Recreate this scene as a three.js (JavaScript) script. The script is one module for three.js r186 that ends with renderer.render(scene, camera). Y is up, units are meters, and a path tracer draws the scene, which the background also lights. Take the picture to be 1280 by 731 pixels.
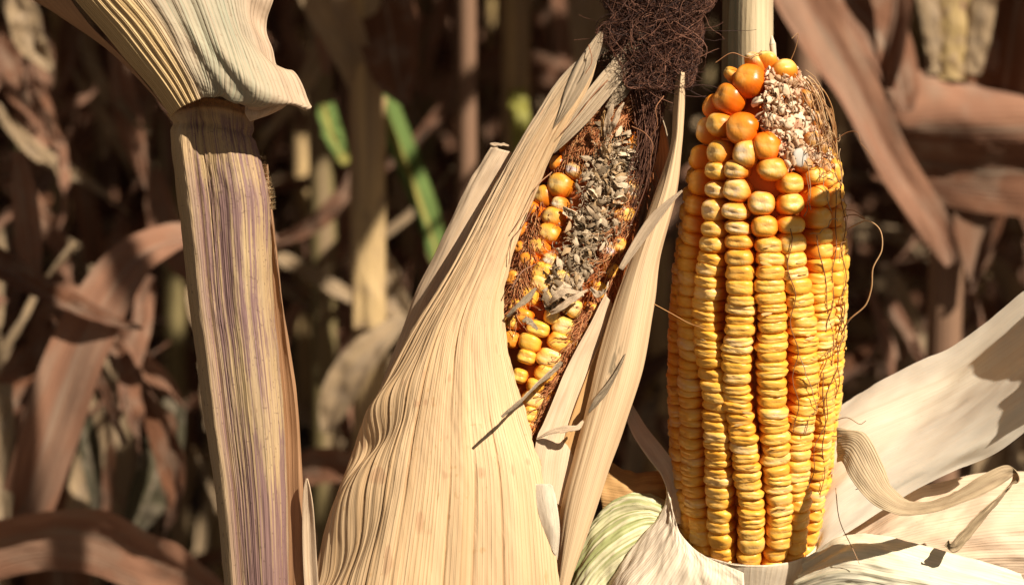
import * as THREE from 'three';
import { mergeGeometries } from 'three/addons/utils/BufferGeometryUtils.js';

// ---------------------------------------------------------------- camera, sky, sun, exposure
const scene = new THREE.Scene();
const S = 0.00022, D = 0.55;                  // metres per picture unit at the ears, camera distance
const PITCH = THREE.MathUtils.degToRad(8);
const FWD = new THREE.Vector3(0, -Math.sin(PITCH), -Math.cos(PITCH));
const UPV = new THREE.Vector3(0, Math.cos(PITCH), -Math.sin(PITCH));
const RGT = new THREE.Vector3(1, 0, 0);
const CENTRE = new THREE.Vector3(0, 1.0, 0);
const EYE = CENTRE.clone().addScaledVector(FWD, -D);
const camera = new THREE.PerspectiveCamera(THREE.MathUtils.radToDeg(2 * Math.atan(365.5 * S / D)), 1024 / 584, 0.02, 400);
camera.position.copy(EYE); camera.up.set(0, 1, 0); camera.lookAt(CENTRE);
camera.focus = D - 0.005; camera.userData.fStop = 14.5;
const view = (x, y, z) => new THREE.Vector3().addScaledVector(RGT, x).addScaledVector(UPV, y).addScaledVector(FWD, -z);
const SKY_LEVEL = 0.25;
const SUN = view(0.50, 0.58, 0.64).normalize();
{                                              // hazy late-season sky: pale warm horizon, soft blue overhead, glow round the sun
  const W = 256, H = 128, d = new Float32Array(W * H * 4);
  for (let y = 0; y < H; y++) for (let x = 0; x < W; x++) {
    const el = ((y + 0.5) / H - 0.5) * Math.PI, az = ((x + 0.5) / W - 0.5) * 2 * Math.PI, v = new THREE.Vector3(Math.cos(el) * Math.cos(az), Math.sin(el), Math.cos(el) * Math.sin(az));
    const t = Math.pow(Math.max(0, v.y), 0.45), gl = Math.pow(Math.max(0, v.dot(SUN)), 12) * 0.5, o = (y * W + x) * 4;
    const a = [0.56, 0.52, 0.46], b = [0.24, 0.27, 0.31]; const k = SKY_LEVEL;
    d[o] = k * (a[0] + (b[0] - a[0]) * t + gl); d[o + 1] = k * (a[1] + (b[1] - a[1]) * t + gl * 0.92); d[o + 2] = k * (a[2] + (b[2] - a[2]) * t + gl * 0.78); d[o + 3] = 1;
  }
  const t = new THREE.DataTexture(d, W, H, THREE.RGBAFormat, THREE.FloatType); t.mapping = THREE.EquirectangularReflectionMapping; t.magFilter = THREE.LinearFilter; t.minFilter = THREE.LinearFilter; t.needsUpdate = true;
  scene.background = t; scene.environment = t;
}
const sun = new THREE.DirectionalLight(new THREE.Color(1.0, 0.90, 0.76), 5.0);
sun.position.copy(CENTRE).addScaledVector(SUN, 6); sun.target.position.copy(CENTRE);
sun.castShadow = true; sun.shadow.mapSize.set(4096, 4096);
Object.assign(sun.shadow.camera, { left: -3, right: 3, top: 3, bottom: -3, near: 0.1, far: 14 });
scene.add(sun, sun.target);
const renderer = new THREE.WebGLRenderer({ antialias: true });
renderer.setSize(1024, 584); renderer.shadowMap.enabled = true;
renderer.toneMapping = THREE.LinearToneMapping; renderer.toneMappingExposure = 1.46;

// ---------------------------------------------------------------- helpers
function rngOf(seed) { let a = seed >>> 0; return () => { a = (a + 0x6D2B79F5) | 0; let t = Math.imul(a ^ (a >>> 15), 1 | a); t = (t + Math.imul(t ^ (t >>> 7), 61 | t)) ^ t; return ((t ^ (t >>> 14)) >>> 0) / 4294967296; }; }
const hash = (x, y, s) => { let h = Math.imul(x | 0, 374761393) ^ Math.imul(y | 0, 668265263) ^ Math.imul(s | 0, 2147483647 - 58); h = Math.imul(h ^ (h >>> 13), 1274126177); return ((h ^ (h >>> 16)) >>> 0) / 4294967296; };
function noise(x, y, s = 0) {                  // value noise 0..1
  const xi = Math.floor(x), yi = Math.floor(y), f = x - xi, g = y - yi, u = f * f * (3 - 2 * f), v = g * g * (3 - 2 * g);
  return (hash(xi, yi, s) * (1 - u) + hash(xi + 1, yi, s) * u) * (1 - v) + (hash(xi, yi + 1, s) * (1 - u) + hash(xi + 1, yi + 1, s) * u) * v;
}
const fbm = (x, y, s, o = 3) => { let a = 0, w = 0.5, t = 0; for (let i = 0; i < o; i++) { a += w * noise(x, y, s + i * 17); t += w; w /= 2; x *= 2.03; y *= 2.03; } return a / t; };
const clamp = (x, a = 0, b = 1) => Math.min(b, Math.max(a, x)), mix = (a, b, t) => a + (b - a) * t;
const smooth = (a, b, x) => { const t = clamp((x - a) / (b - a)); return t * t * (3 - 2 * t); };
const mix3 = (a, b, t) => [mix(a[0], b[0], t), mix(a[1], b[1], t), mix(a[2], b[2], t)];
const F = (px, py, z = 0) => { const d = D - z * S, k = S * d / D; return EYE.clone().addScaledVector(FWD, d).addScaledVector(RGT, (px - 640) * k).addScaledVector(UPV, (365.5 - py) * k); };
const project = (p) => { const r = p.clone().sub(EYE), d = r.dot(FWD), k = D / (S * d); return [640 + r.dot(RGT) * k, 365.5 - r.dot(UPV) * k]; };
const names = {};
const numbered = (n) => { const k = names[n] = (names[n] ?? -1) + 1; return k ? n + '_' + String(k).padStart(3, '0') : n; };
function thing(name, label, category, base, group) {
  const o = new THREE.Group(); o.name = numbered(name); o.position.copy(base); scene.add(o);
  o.userData = { label, category }; if (group) o.userData.group = group;
  return o;
}
function part(name, geo, m, parent, extra) {     // geo in world coordinates
  const o = new THREE.Mesh(geo, m); o.name = name; o.castShadow = o.receiveShadow = true;
  if (parent) { let q = parent, off = new THREE.Vector3(); while (q) { off.add(q.position); q = q.parent; } geo.translate(-off.x, -off.y, -off.z); parent.add(o); } else scene.add(o);
  if (extra) Object.assign(o.userData, extra);
  return o;
}
class MB {                                        // collects triangles
  constructor() { this.p = []; this.i = []; this.c = []; this.uv = []; }
  tube(pts, r0, r1, col, sides = 4, col1 = col) {
    const n = pts.length, b = this.p.length / 3, t = new THREE.Vector3(), a = new THREE.Vector3(0.37, 0.81, 0.45).normalize(), e = new THREE.Vector3(), g = new THREE.Vector3();
    for (let k = 0; k < n; k++) {
      t.copy(pts[Math.min(n - 1, k + 1)]).sub(pts[Math.max(0, k - 1)]).normalize();
      e.crossVectors(t, a); if (e.lengthSq() < 1e-6) e.set(1, 0, 0); e.normalize(); g.crossVectors(t, e);
      const f = k / (n - 1), r = mix(r0, r1, f), cc = mix3(col, col1, f);
      for (let s = 0; s < sides; s++) { const w = s / sides * 6.28318; const q = pts[k]; this.p.push(q.x + r * (Math.cos(w) * e.x + Math.sin(w) * g.x), q.y + r * (Math.cos(w) * e.y + Math.sin(w) * g.y), q.z + r * (Math.cos(w) * e.z + Math.sin(w) * g.z)); this.c.push(...cc); this.uv.push(s / sides, f); }
      if (k) for (let s = 0; s < sides; s++) { const s2 = (s + 1) % sides, o = b + (k - 1) * sides; this.i.push(o + s, o + s2, o + sides + s, o + s2, o + sides + s2, o + sides + s); }
    }
  }
  add(geo, M, col) {
    const b = this.p.length / 3, v = new THREE.Vector3(), P = geo.attributes.position, C = geo.attributes.color, U = geo.attributes.uv;
    for (let k = 0; k < P.count; k++) { v.fromBufferAttribute(P, k).applyMatrix4(M); this.p.push(v.x, v.y, v.z); const m = C ? [C.getX(k), C.getY(k), C.getZ(k)] : [1, 1, 1]; this.c.push(m[0] * col[0], m[1] * col[1], m[2] * col[2]); this.uv.push(U ? U.getX(k) : 0, U ? U.getY(k) : 0); }
    for (let k = 0; k < geo.index.count; k++) this.i.push(b + geo.index.getX(k));
  }
  geo() {
    const g = new THREE.BufferGeometry();
    g.setAttribute('position', new THREE.Float32BufferAttribute(this.p, 3)); g.setAttribute('color', new THREE.Float32BufferAttribute(this.c, 3)); g.setAttribute('uv', new THREE.Float32BufferAttribute(this.uv, 2));
    g.setIndex(this.i); g.computeVertexNormals(); return g;
  }
}
const cr = (a, b, c, d, t) => 0.5 * (2 * b + (c - a) * t + (2 * a - 5 * b + 4 * c - d) * t * t + (3 * b - a - 3 * c + d) * t * t * t);
function spline1(arr, t) {                        // arr of Vector3, t 0..1
  const n = arr.length - 1, x = clamp(t) * n, i = Math.min(n - 1, Math.floor(x)), f = x - i;
  const b = arr[i], c = arr[i + 1], a = i > 0 ? arr[i - 1] : b.clone().multiplyScalar(2).sub(c), d = i < n - 1 ? arr[i + 2] : c.clone().multiplyScalar(2).sub(b);
  return new THREE.Vector3(cr(a.x, b.x, c.x, d.x, f), cr(a.y, b.y, c.y, d.y, f), cr(a.z, b.z, c.z, d.z, f));
}
// a curved sheet through a grid of control points; rows run along the leaf, columns across it
function sheet(ctrl, { nu = 60, nv = 60, disp = null, thick = 1.2, raw = false, cut = null } = {}) {
  const C = ctrl.map((r) => r.map((q) => raw ? q : F(q[0], q[1], q[2])));
  const cols = C[0].length, lanes = [];
  for (let c = 0; c < cols; c++) { const lane = C.map((r) => r[c]), out = []; for (let j = 0; j <= nv * 2; j++) out.push(spline1(lane, j / (nv * 2))); lanes.push(out); }
  const pos = [], P = [];
  const at = (u, v) => { const x = clamp(v) * nv * 2, j = Math.min(nv * 2 - 1, Math.floor(x)), f = x - j; return spline1(lanes.map((l) => l[j].clone().lerp(l[j + 1], f)), u); };
  const UV = [];
  for (let j = 0; j <= nv; j++) for (let i = 0; i <= nu; i++) { let u = i / nu, v = j / nv; if (cut) [u, v] = cut(u, v); UV.push([u, v]); P.push(at(u, v)); }
  const id = (i, j) => j * (nu + 1) + i, N = [];
  const e1 = new THREE.Vector3(), e2 = new THREE.Vector3();
  for (let j = 0; j <= nv; j++) for (let i = 0; i <= nu; i++) {
    e1.copy(P[id(Math.min(nu, i + 1), j)]).sub(P[id(Math.max(0, i - 1), j)]); e2.copy(P[id(i, Math.min(nv, j + 1))]).sub(P[id(i, Math.max(0, j - 1))]);
    N.push(new THREE.Vector3().crossVectors(e2, e1).normalize());
  }
  if (N[id(nu >> 1, nv >> 1)].dot(FWD) > 0) N.forEach((n) => n.negate());
  const g = new THREE.BufferGeometry(), p = [], uv = [], ix = [], T = thick * S;
  for (let k = 0; k < P.length; k++) { const q = P[k].clone().addScaledVector(N[k], disp ? disp(UV[k][0], UV[k][1]) * S : 0); P[k] = q; p.push(q.x, q.y, q.z); uv.push(UV[k][0], UV[k][1]); }
  const n = P.length;
  const quad = (a, b, c, d) => ix.push(a, b, c, a, c, d);
  for (let j = 0; j < nv; j++) for (let i = 0; i < nu; i++) quad(id(i, j), id(i + 1, j), id(i + 1, j + 1), id(i, j + 1));
  if (T > 0) {
    for (let k = 0; k < n; k++) { const q = P[k].clone().addScaledVector(N[k], -T); p.push(q.x, q.y, q.z); uv.push(UV[k][0], UV[k][1]); }
    for (let j = 0; j < nv; j++) for (let i = 0; i < nu; i++) quad(n + id(i, j), n + id(i, j + 1), n + id(i + 1, j + 1), n + id(i + 1, j));
    for (let j = 0; j < nv; j++) { quad(id(0, j), id(0, j + 1), n + id(0, j + 1), n + id(0, j)); quad(id(nu, j + 1), id(nu, j), n + id(nu, j), n + id(nu, j + 1)); }
    for (let i = 0; i < nu; i++) { quad(id(i + 1, 0), id(i, 0), n + id(i, 0), n + id(i + 1, 0)); quad(id(i, nv), id(i + 1, nv), n + id(i + 1, nv), n + id(i, nv)); }
  }
  g.setAttribute('position', new THREE.Float32BufferAttribute(p, 3)); g.setAttribute('uv', new THREE.Float32BufferAttribute(uv, 2)); g.setIndex(ix); g.computeVertexNormals();
  return g;
}
// a leaf along a spine of [px, py, z, half width, roll degrees]
function ribbon(sp, { fold = 0.25, wave = 0, seed = 1, nu = 10, nv = 40, thick = 0, curl = 0, disp = null, cut = null, cols = 5 } = {}) {
  const rows = sp.map((q, k) => {
    const a = sp[Math.max(0, k - 1)], b = sp[Math.min(sp.length - 1, k + 1)];
    const kz = 1 - q[2] * S / D;
    const t = new THREE.Vector3((b[0] - a[0]), -(b[1] - a[1]), (b[2] - a[2]) / kz).normalize();
    let side = new THREE.Vector3().crossVectors(t, new THREE.Vector3(0, 0, 1)); if (side.lengthSq() < 1e-4) side.set(1, 0, 0); side.normalize();
    const nrm = new THREE.Vector3().crossVectors(side, t).normalize();
    const r = (q[4] ?? 0) * Math.PI / 180, sd = side.clone().multiplyScalar(Math.cos(r)).addScaledVector(nrm, Math.sin(r)), nn = nrm.clone().multiplyScalar(Math.cos(r)).addScaledVector(side, -Math.sin(r));
    const row = [];
    for (let c = 0; c < cols; c++) {
      const s = (c / (cols - 1) - 0.5) * 2, w = q[3];
      const off = sd.clone().multiplyScalar(s * w).addScaledVector(nn, w * (fold * Math.abs(s) - curl * s * s) + wave * w * s * (noise(k * 1.3 + s, seed * 3.1, seed) - 0.5) * 2);
      row.push([q[0] + off.x, q[1] - off.y, q[2] + off.z * kz]);
    }
    return row;
  });
  if (!disp && sp[0][2] < -1000) disp = (u, v) => 13 * (noise(u * 4 + seed, v * 9, 710 + seed) - 0.5) + 4 * (noise(u * 12, v * 20, 720 + seed) - 0.5);
  return sheet(rows, { nu: sp[0][2] < -1000 ? 14 : nu, nv: sp[0][2] < -1000 ? 70 : nv, thick, disp, cut });
}

// ---------------------------------------------------------------- textures
function tex(W, H, fn, srgb = true) {
  const d = new Uint8Array(W * H * 4);
  for (let y = 0; y < H; y++) for (let x = 0; x < W; x++) {
    const c = fn(x / W, y / H), o = (y * W + x) * 4;
    for (let k = 0; k < 3; k++) { const l = clamp(c[k]); d[o + k] = Math.round(255 * (srgb ? (l <= 0.0031308 ? 12.92 * l : 1.055 * Math.pow(l, 1 / 2.4) - 0.055) : l)); }
    d[o + 3] = 255;
  }
  const t = new THREE.DataTexture(d, W, H, THREE.RGBAFormat); t.magFilter = THREE.LinearFilter; t.minFilter = THREE.LinearMipmapLinearFilter; t.generateMipmaps = true; t.wrapS = t.wrapT = THREE.RepeatWrapping;
  if (srgb) t.colorSpace = THREE.SRGBColorSpace; t.needsUpdate = true; return t;
}
function veinsOf(n, seed, fur = 0.6) {                      // 0 in the furrow, 1 on the ridge
  return (u, v) => { const x = u * n + 0.9 * noise(u * n * 0.4, v * 2, seed) + 0.25 * (noise(u * 9, v * 7, seed + 3) - 0.5), i = Math.floor(x), f = x - i, h = hash(i, 1, seed); return mix(1, Math.pow(Math.sin(Math.PI * f), fur), 0.35 + 0.65 * h) * (0.7 + 0.3 * hash(i, 2, seed)); };
}
function huskMat({ seed, n, light, dark, grey, greyAt = () => 0, W = 1024, H = 512, bump = 1.1, rough = 0.62, fleck = 0.25, extra = null, through = 0, fur = 0.6 }) {
  const vein = veinsOf(n, seed, fur);
  const map = tex(W, H, (u, v) => {
    const w = vein(u, v), fine = noise(u * n * 5, v * 5, seed + 5), long = fbm(u * n * 0.5, v * 1.7, seed + 9, 3), blot = fbm(u * 5, v * 7, seed + 21, 4);
    let c = mix3(dark, light, clamp(0.42 + 0.6 * w + 0.34 * (fine - 0.5) + 0.7 * (long - 0.5)));
    c = mix3(c, grey, clamp(greyAt(u, v) * (0.55 + 0.9 * (fine - 0.2))));
    const k = 0.86 + 0.3 * (blot - 0.25); c = [c[0] * k, c[1] * k * (0.985 + 0.02 * blot), c[2] * k];
    const fl = fbm(u * 60, v * 90, seed + 33, 2); if (fl > 0.83) c = mix3(c, dark, fleck * 2 * smooth(0.83, 0.9, fl));
    return extra ? extra(c, u, v, w, fine, blot) : c;
  });
  const bm = tex(W, H, (u, v) => { const w = vein(u, v), f = noise(u * n * 5, v * 9, seed + 5), x = 0.68 * w + 0.2 * f + 0.12 * noise(u * 90, v * 70, seed); return [x, x, x]; }, false);
  const m = new THREE.MeshPhysicalMaterial({ map, bumpMap: bm, bumpScale: bump * S, roughness: rough, specularIntensity: 0.55 });
  if (through) { m.transmission = through; m.thickness = 0; m.roughness = 0.9; }
  return m;
}
const CREASES = [0.40, 0.47, 0.55, 0.63, 0.685, 0.75, 0.82, 0.9], creaseAt = (u, v) => CREASES.reduce((m, c, k) => Math.max(m, Math.exp(-(((u - c - 0.012 * (noise(v * 3, k, 190) - 0.5)) / 0.0035) ** 2)) * smooth(0.25, 0.6, noise(v * 4 + k * 3.3, k, 191))), 0);
const STRAW = [0.74, 0.51, 0.285], STRAWD = [0.44, 0.255, 0.105], STRAWG = [0.38, 0.30, 0.21];
const M = {};
M.bigHusk = huskMat({ seed: 11, n: 88, fur: 0.32, light: STRAW, dark: [0.50, 0.29, 0.12], grey: [0.42, 0.34, 0.25], greyAt: (u, v) => 0.75 * smooth(0.5, 0.1, v) * smooth(0.85, 0.2, u) + 0.25 * smooth(0.35, 0.05, u), W: 2048, H: 512, bump: 1.3,
  extra: (c, u, v) => { c = mix3(c, [0.36, 0.19, 0.08], 0.6 * creaseAt(u, v)); const f = fbm(u * 30, v * 34, 812, 2); return f > 0.8 ? mix3(c, [0.38, 0.16, 0.08], 0.35 * smooth(0.8, 0.88, f)) : c; } });
M.strip = huskMat({ seed: 23, n: 26, light: [0.74, 0.53, 0.31], dark: [0.58, 0.37, 0.19], grey: [0.5, 0.42, 0.3], greyAt: (u, v) => 0.3 * smooth(0.3, 0, v), bump: 0.45,
  extra: (c, u, v) => { const q = Math.hypot((u - 0.34) / 0.07, (v - 0.60 - (u - 0.34) * -0.3) / 0.07), f = fbm(u * 40, v * 60, 55, 3); let k = smooth(1.2, 0.3, q) * smooth(0.4, 0.6, f); const q2 = Math.hypot((u - 0.2) / 0.08, (v - 0.29) / 0.03); k = Math.max(k, 0.6 * smooth(1, 0.2, q2) * smooth(0.35, 0.6, f)); return mix3(c, [0.2, 0.15, 0.09], 0.8 * k); } });
M.inner = huskMat({ seed: 31, n: 20, light: [0.72, 0.54, 0.36], dark: [0.55, 0.36, 0.2], grey: STRAWG, bump: 0.7, W: 512, H: 256 });
M.tan = huskMat({ seed: 37, n: 22, light: [0.62, 0.36, 0.14], dark: [0.38, 0.19, 0.07], grey: STRAWG, bump: 0.7, W: 512, H: 256 });
M.top = huskMat({ seed: 41, n: 24, light: [0.62, 0.46, 0.28], dark: [0.30, 0.19, 0.1], grey: [0.4, 0.33, 0.25], greyAt: (u, v) => 0.4, bump: 1.6, W: 512, H: 512 });
M.pale = huskMat({ seed: 53, n: 60, light: [0.86, 0.78, 0.62], dark: [0.70, 0.57, 0.41], grey: [0.68, 0.62, 0.52], greyAt: (u, v) => 0.45 * smooth(0.35, 0.7, fbm(u * 4, v * 3, 77)), bump: 0.45, through: 0.25, fur: 0.35 });
M.paleB = huskMat({ seed: 59, n: 44, light: [0.84, 0.71, 0.53], dark: [0.68, 0.52, 0.34], grey: [0.7, 0.6, 0.45], bump: 0.6 });
M.pink = huskMat({ seed: 61, n: 40, light: [0.80, 0.61, 0.43], dark: [0.55, 0.35, 0.2], grey: STRAWG, bump: 0.6 });
M.green = huskMat({ seed: 67, n: 30, fur: 1.2, light: [0.70, 0.64, 0.38], dark: [0.22, 0.27, 0.07], grey: [0.76, 0.68, 0.5], greyAt: (u, v) => 0.8 * smooth(0.55, 0.95, u), bump: 1.2, extra: (c, u, v) => { const q = noise(u * 52 + 2 * noise(u * 6, v * 3, 5), v * 2.2, 801); return mix3(mix3(c, [0.80, 0.72, 0.48], 0.6 * smooth(0.55, 0.75, q)), [0.34, 0.37, 0.13], 0.8 * smooth(0.5, 0.25, q) * smooth(1.0, 0.6, u)); } });
M.paleGreen = huskMat({ seed: 71, n: 34, light: [0.84, 0.78, 0.58], dark: [0.60, 0.58, 0.32], grey: [0.78, 0.68, 0.5], greyAt: (u, v) => 0.6 * smooth(0.2, 0.8, fbm(u * 3, v * 3, 5)), bump: 0.6 });
M.curl = huskMat({ seed: 73, n: 14, light: [0.56, 0.42, 0.25], dark: [0.30, 0.20, 0.11], grey: STRAWG, bump: 1.2, W: 512, H: 256 });
M.sheath = huskMat({ seed: 83, n: 70, fur: 0.35, light: [0.51, 0.345, 0.17], dark: [0.22, 0.13, 0.07], grey: [0.38, 0.28, 0.18], greyAt: (u, v) => 0.6 * smooth(0.4, 0.7, fbm(u * 6, v * 3, 303)), W: 1024, H: 1024, bump: 1.3, rough: 0.6,
  extra: (c, u, v, w, fine) => {
    const zone = smooth(0.26, 0.42, u) * smooth(0.02, 0.1, v), st = fbm(u * 60, v * 5, 301, 3), st2 = noise(u * 190, v * 9, 305), patch = fbm(u * 3.4, v * 6, 307, 4), spk = noise(u * 160, v * 130, 308);
    let k = zone * smooth(0.44, 0.62, 0.42 * st + 0.2 * st2 + 0.5 * patch + 0.10 * smooth(0.4, 0.95, v) * smooth(0.95, 0.5, u) + 0.08 * (spk - 0.5));
    k = Math.max(k, 0.55 * smooth(0.30, 0.36, u) * smooth(0.44, 0.38, u) * st2, 0.6 * smooth(0.10, 0.03, u) * smooth(0.3, 0.9, v) * st);
    c = mix3(c, mix3([0.14, 0.07, 0.075], [0.27, 0.16, 0.15], fine), 0.9 * k);
    c = mix3(c, [0.60, 0.43, 0.235], 0.55 * smooth(0.16, 0.2, u) * smooth(0.34, 0.28, u) * (0.4 + 0.6 * st));
    c = mix3(c, [0.36, 0.15, 0.04], 0.75 * smooth(0.055, 0.02, v));
    c = mix3(c, [0.60, 0.42, 0.20], 0.45 * smooth(0.6, 0.85, noise(u * 110, v * 5, 311)) * zone);
    const sp = noise(u * 70, v * 260, 313); return sp > 0.9 ? mix3(c, [0.12, 0.07, 0.05], 0.5) : c;
  } });
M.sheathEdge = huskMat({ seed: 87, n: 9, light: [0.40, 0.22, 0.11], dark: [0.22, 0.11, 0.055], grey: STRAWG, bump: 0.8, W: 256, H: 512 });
M.blade = huskMat({ seed: 89, n: 64, light: [0.55, 0.40, 0.265], dark: [0.25, 0.165, 0.10], grey: [0.33, 0.34, 0.23], greyAt: (u, v) => 0.7 * smooth(0.5, 0.66, u) * smooth(0.98, 0.8, u) * smooth(0.35, 0.62, fbm(u * 7, v * 1.5, 91)), bump: 1.8, W: 1024, H: 512,
  extra: (c, u, v, w, f) => mix3(c, mix3([0.44, 0.26, 0.09], [0.64, 0.45, 0.21], clamp(w * 1.3 - 0.1)), smooth(0.60, 0.48, u) * 0.9) });
M.stalkPale = huskMat({ seed: 97, n: 18, light: [0.66, 0.52, 0.32], dark: [0.44, 0.33, 0.18], grey: [0.3, 0.3, 0.19], greyAt: (u, v) => 0.9 * smooth(0.38, 0.28, u), bump: 1.2, W: 512, H: 256 });
// leaves and stalks of the rows behind
const leafMats = [[[0.23, 0.105, 0.056], [0.12, 0.05, 0.027]], [[0.37, 0.185, 0.108], [0.20, 0.093, 0.054]], [[0.19, 0.078, 0.036], [0.095, 0.038, 0.018]], [[0.46, 0.33, 0.19], [0.27, 0.17, 0.09]], [[0.085, 0.073, 0.038], [0.05, 0.04, 0.02]]]
  .map(([light, dark], k) => huskMat({ seed: 200 + k, n: 20, light, dark, grey: [0.36, 0.28, 0.2], greyAt: (u, v) => 0.35 * smooth(0.45, 0.7, fbm(u * 3, v * 9, 400 + k)) + 0.5 * smooth(0.06, 0.0, Math.abs(u - 0.5)), W: 256, H: 512, bump: 5, through: 0.14, fur: 0.4 }));
M.greenLeaf = huskMat({ seed: 221, n: 16, light: [0.16, 0.24, 0.06], dark: [0.07, 0.13, 0.03], grey: [0.42, 0.33, 0.08], greyAt: (u, v) => smooth(0.16, 0.06, Math.abs(u - 0.55)) + 0.7 * smooth(0.75, 0.9, v), W: 256, H: 256, bump: 2, through: 0.2 });
const stalkMats = [[[0.60, 0.42, 0.2], [0.36, 0.23, 0.10]], [[0.44, 0.31, 0.13], [0.26, 0.17, 0.07]], [[0.24, 0.19, 0.08], [0.14, 0.1, 0.045]], [[0.26, 0.15, 0.09], [0.15, 0.08, 0.05]]]
  .map(([light, dark], k) => huskMat({ seed: 240 + k, n: 20, light, dark, grey: [0.3, 0.2, 0.12], greyAt: (u, v) => 0.8 * smooth(0.5, 0.75, fbm(u * 4, v * 14, 260 + k)), W: 128, H: 1024, bump: 3 }));
const soilTex = tex(512, 512, (u, v) => { const a = fbm(u * 24, v * 24, 500, 4), b = fbm(u * 5, v * 5, 510, 3); return mix3([0.05, 0.035, 0.025], [0.15, 0.11, 0.08], clamp(a * 0.9 + b * 0.5 - 0.3)); });
const wrinkle = tex(256, 256, (u, v) => { const x = 0.6 * fbm(u * 8, v * 26, 520, 4) + 0.4 * noise(u * 60, v * 60, 530); return [x, x, x]; }, false);
const plain = (c, r = 0.8, o = {}) => new THREE.MeshPhysicalMaterial({ color: new THREE.Color().setRGB(...c), roughness: r, specularIntensity: 0.5, ...o });
const vcol = (r = 0.8, o = {}) => new THREE.MeshPhysicalMaterial({ vertexColors: true, roughness: r, specularIntensity: 0.5, ...o });
const silkMat = vcol(0.6), bitMat = vcol(0.85), chaffMat = vcol(0.75);

// ---------------------------------------------------------------- the ground and the rows of maize behind
{
  const g = new THREE.PlaneGeometry(240, 240, 1, 1); g.rotateX(-Math.PI / 2); const uv = g.attributes.uv; for (let k = 0; k < uv.count; k++) uv.setXY(k, uv.getX(k) * 160, uv.getY(k) * 160);
  const m = new THREE.MeshStandardMaterial({ map: soilTex, roughness: 0.95, bumpMap: soilTex, bumpScale: 0.02 });
  const o = part('ground', g, m, null, { kind: 'structure' });
}
function leafGeo(rng, h, az, len, w, rise, droop) {   // a leaf that leaves the stalk at height h and bends over
  const n = 14, rows = [], p = new THREE.Vector3(0, h, 0), out = new THREE.Vector3(Math.cos(az), 0, Math.sin(az));
  let el = rise, tw = (rng() - 0.5) * 0.6; const dtw = (rng() - 0.5) * 0.5, side0 = new THREE.Vector3(-out.z, 0, out.x), ph = rng() * 10, bend = (rng() - 0.5) * 0.12; let a2 = az;
  for (let k = 0; k <= n; k++) {
    const t = k / n, dir = new THREE.Vector3(Math.cos(a2) * Math.cos(el), Math.sin(el), Math.sin(a2) * Math.cos(el));
    if (k) p.addScaledVector(dir, len / n);
    el = Math.max(-1.45, el - droop * (0.3 + 1.4 * smooth(0.05, 0.5, t)) / n * (0.6 + 0.8 * rng())); tw += dtw * 0.5; a2 += bend;
    const ww = w * Math.pow(Math.sin(Math.PI * clamp(0.14 + 0.86 * t, 0, 1)), 0.55) * (t > 0.97 ? 0.25 : 1);
    const side = side0.clone().applyAxisAngle(dir, tw), nn = new THREE.Vector3().crossVectors(side, dir).normalize();
    rows.push([-1, -0.5, 0, 0.5, 1].map((s) => p.clone().addScaledVector(side, s * ww * 0.86).addScaledVector(nn, ww * 0.5 * Math.abs(s) + Math.sin(k * 0.9 + ph + s) * 0.012 * Math.abs(s))));
  }
  return sheet(rows, { nu: 6, nv: 26, thick: 0, raw: true, cut: (u, v) => [u, v], disp: (u, v) => 22 * (noise(u * 5 + ph, v * 17, 700) - 0.5) + 12 * (noise(u * 9, v * 40 + ph, 701) - 0.5) });
}
function stalkGeo(h, r, gap, phase) {                 // jointed stalk with swollen nodes
  const prof = [], n = 70; for (let k = 0; k <= n; k++) { const y = h * k / n, q = ((y - phase) / gap), f = Math.abs(q - Math.round(q)) * gap; prof.push(new THREE.Vector2(r * (1 - 0.45 * k / n) * (1 + 0.16 * Math.exp(-f * f / 0.00012)), y)); }
  return new THREE.LatheGeometry(prof, 14);
}
function growPlant(root, rng, { h = 2.1, r = 0.012, gap = 0.19, phase = 0.1, from = 0, to = 99, leaves = true, mat = 0, dense = 1, upright = false }) {
  const base = root.position.clone();
  const sg = stalkGeo(h, r, gap, phase); sg.translate(base.x, base.y, base.z); part('stalk', sg, stalkMats[mat], root);
  if (leaves) {
    let az = rng() * 6.28; let k = 0;
    for (let y = phase + gap; y < h - 0.1; y += gap / dense, k++) {
      az += Math.PI + (rng() - 0.5) * 1.1; const len = mix(0.45, 0.8, rng()), w = y < 1.25 && rng() < 0.45 ? mix(0.005, 0.014, rng()) : y < 1.25 ? mix(0.014, 0.030, rng()) : mix(0.026, 0.042, rng()), low = y < 1.0, rise = low ? 0.7 - rng() * 1.0 : 1.05 - rng() * 0.4, droop = low ? 2.2 + rng() : 2.2 + rng() * 1.3, pick = Math.floor(rng() * 4.15); if (upright) az = -0.3 - rng() * 2.5; const lg = leafGeo(rng, y, az, len, w, upright ? 1.25 - 0.5 * rng() : rise, upright ? 0.9 + 0.5 * rng() : droop);
      if (y < from || y > to) continue;
      lg.translate(base.x, base.y, base.z); part('leaf', lg, leafMats[Math.min(4, pick)], root);
    }
  }
  return root;
}
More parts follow.
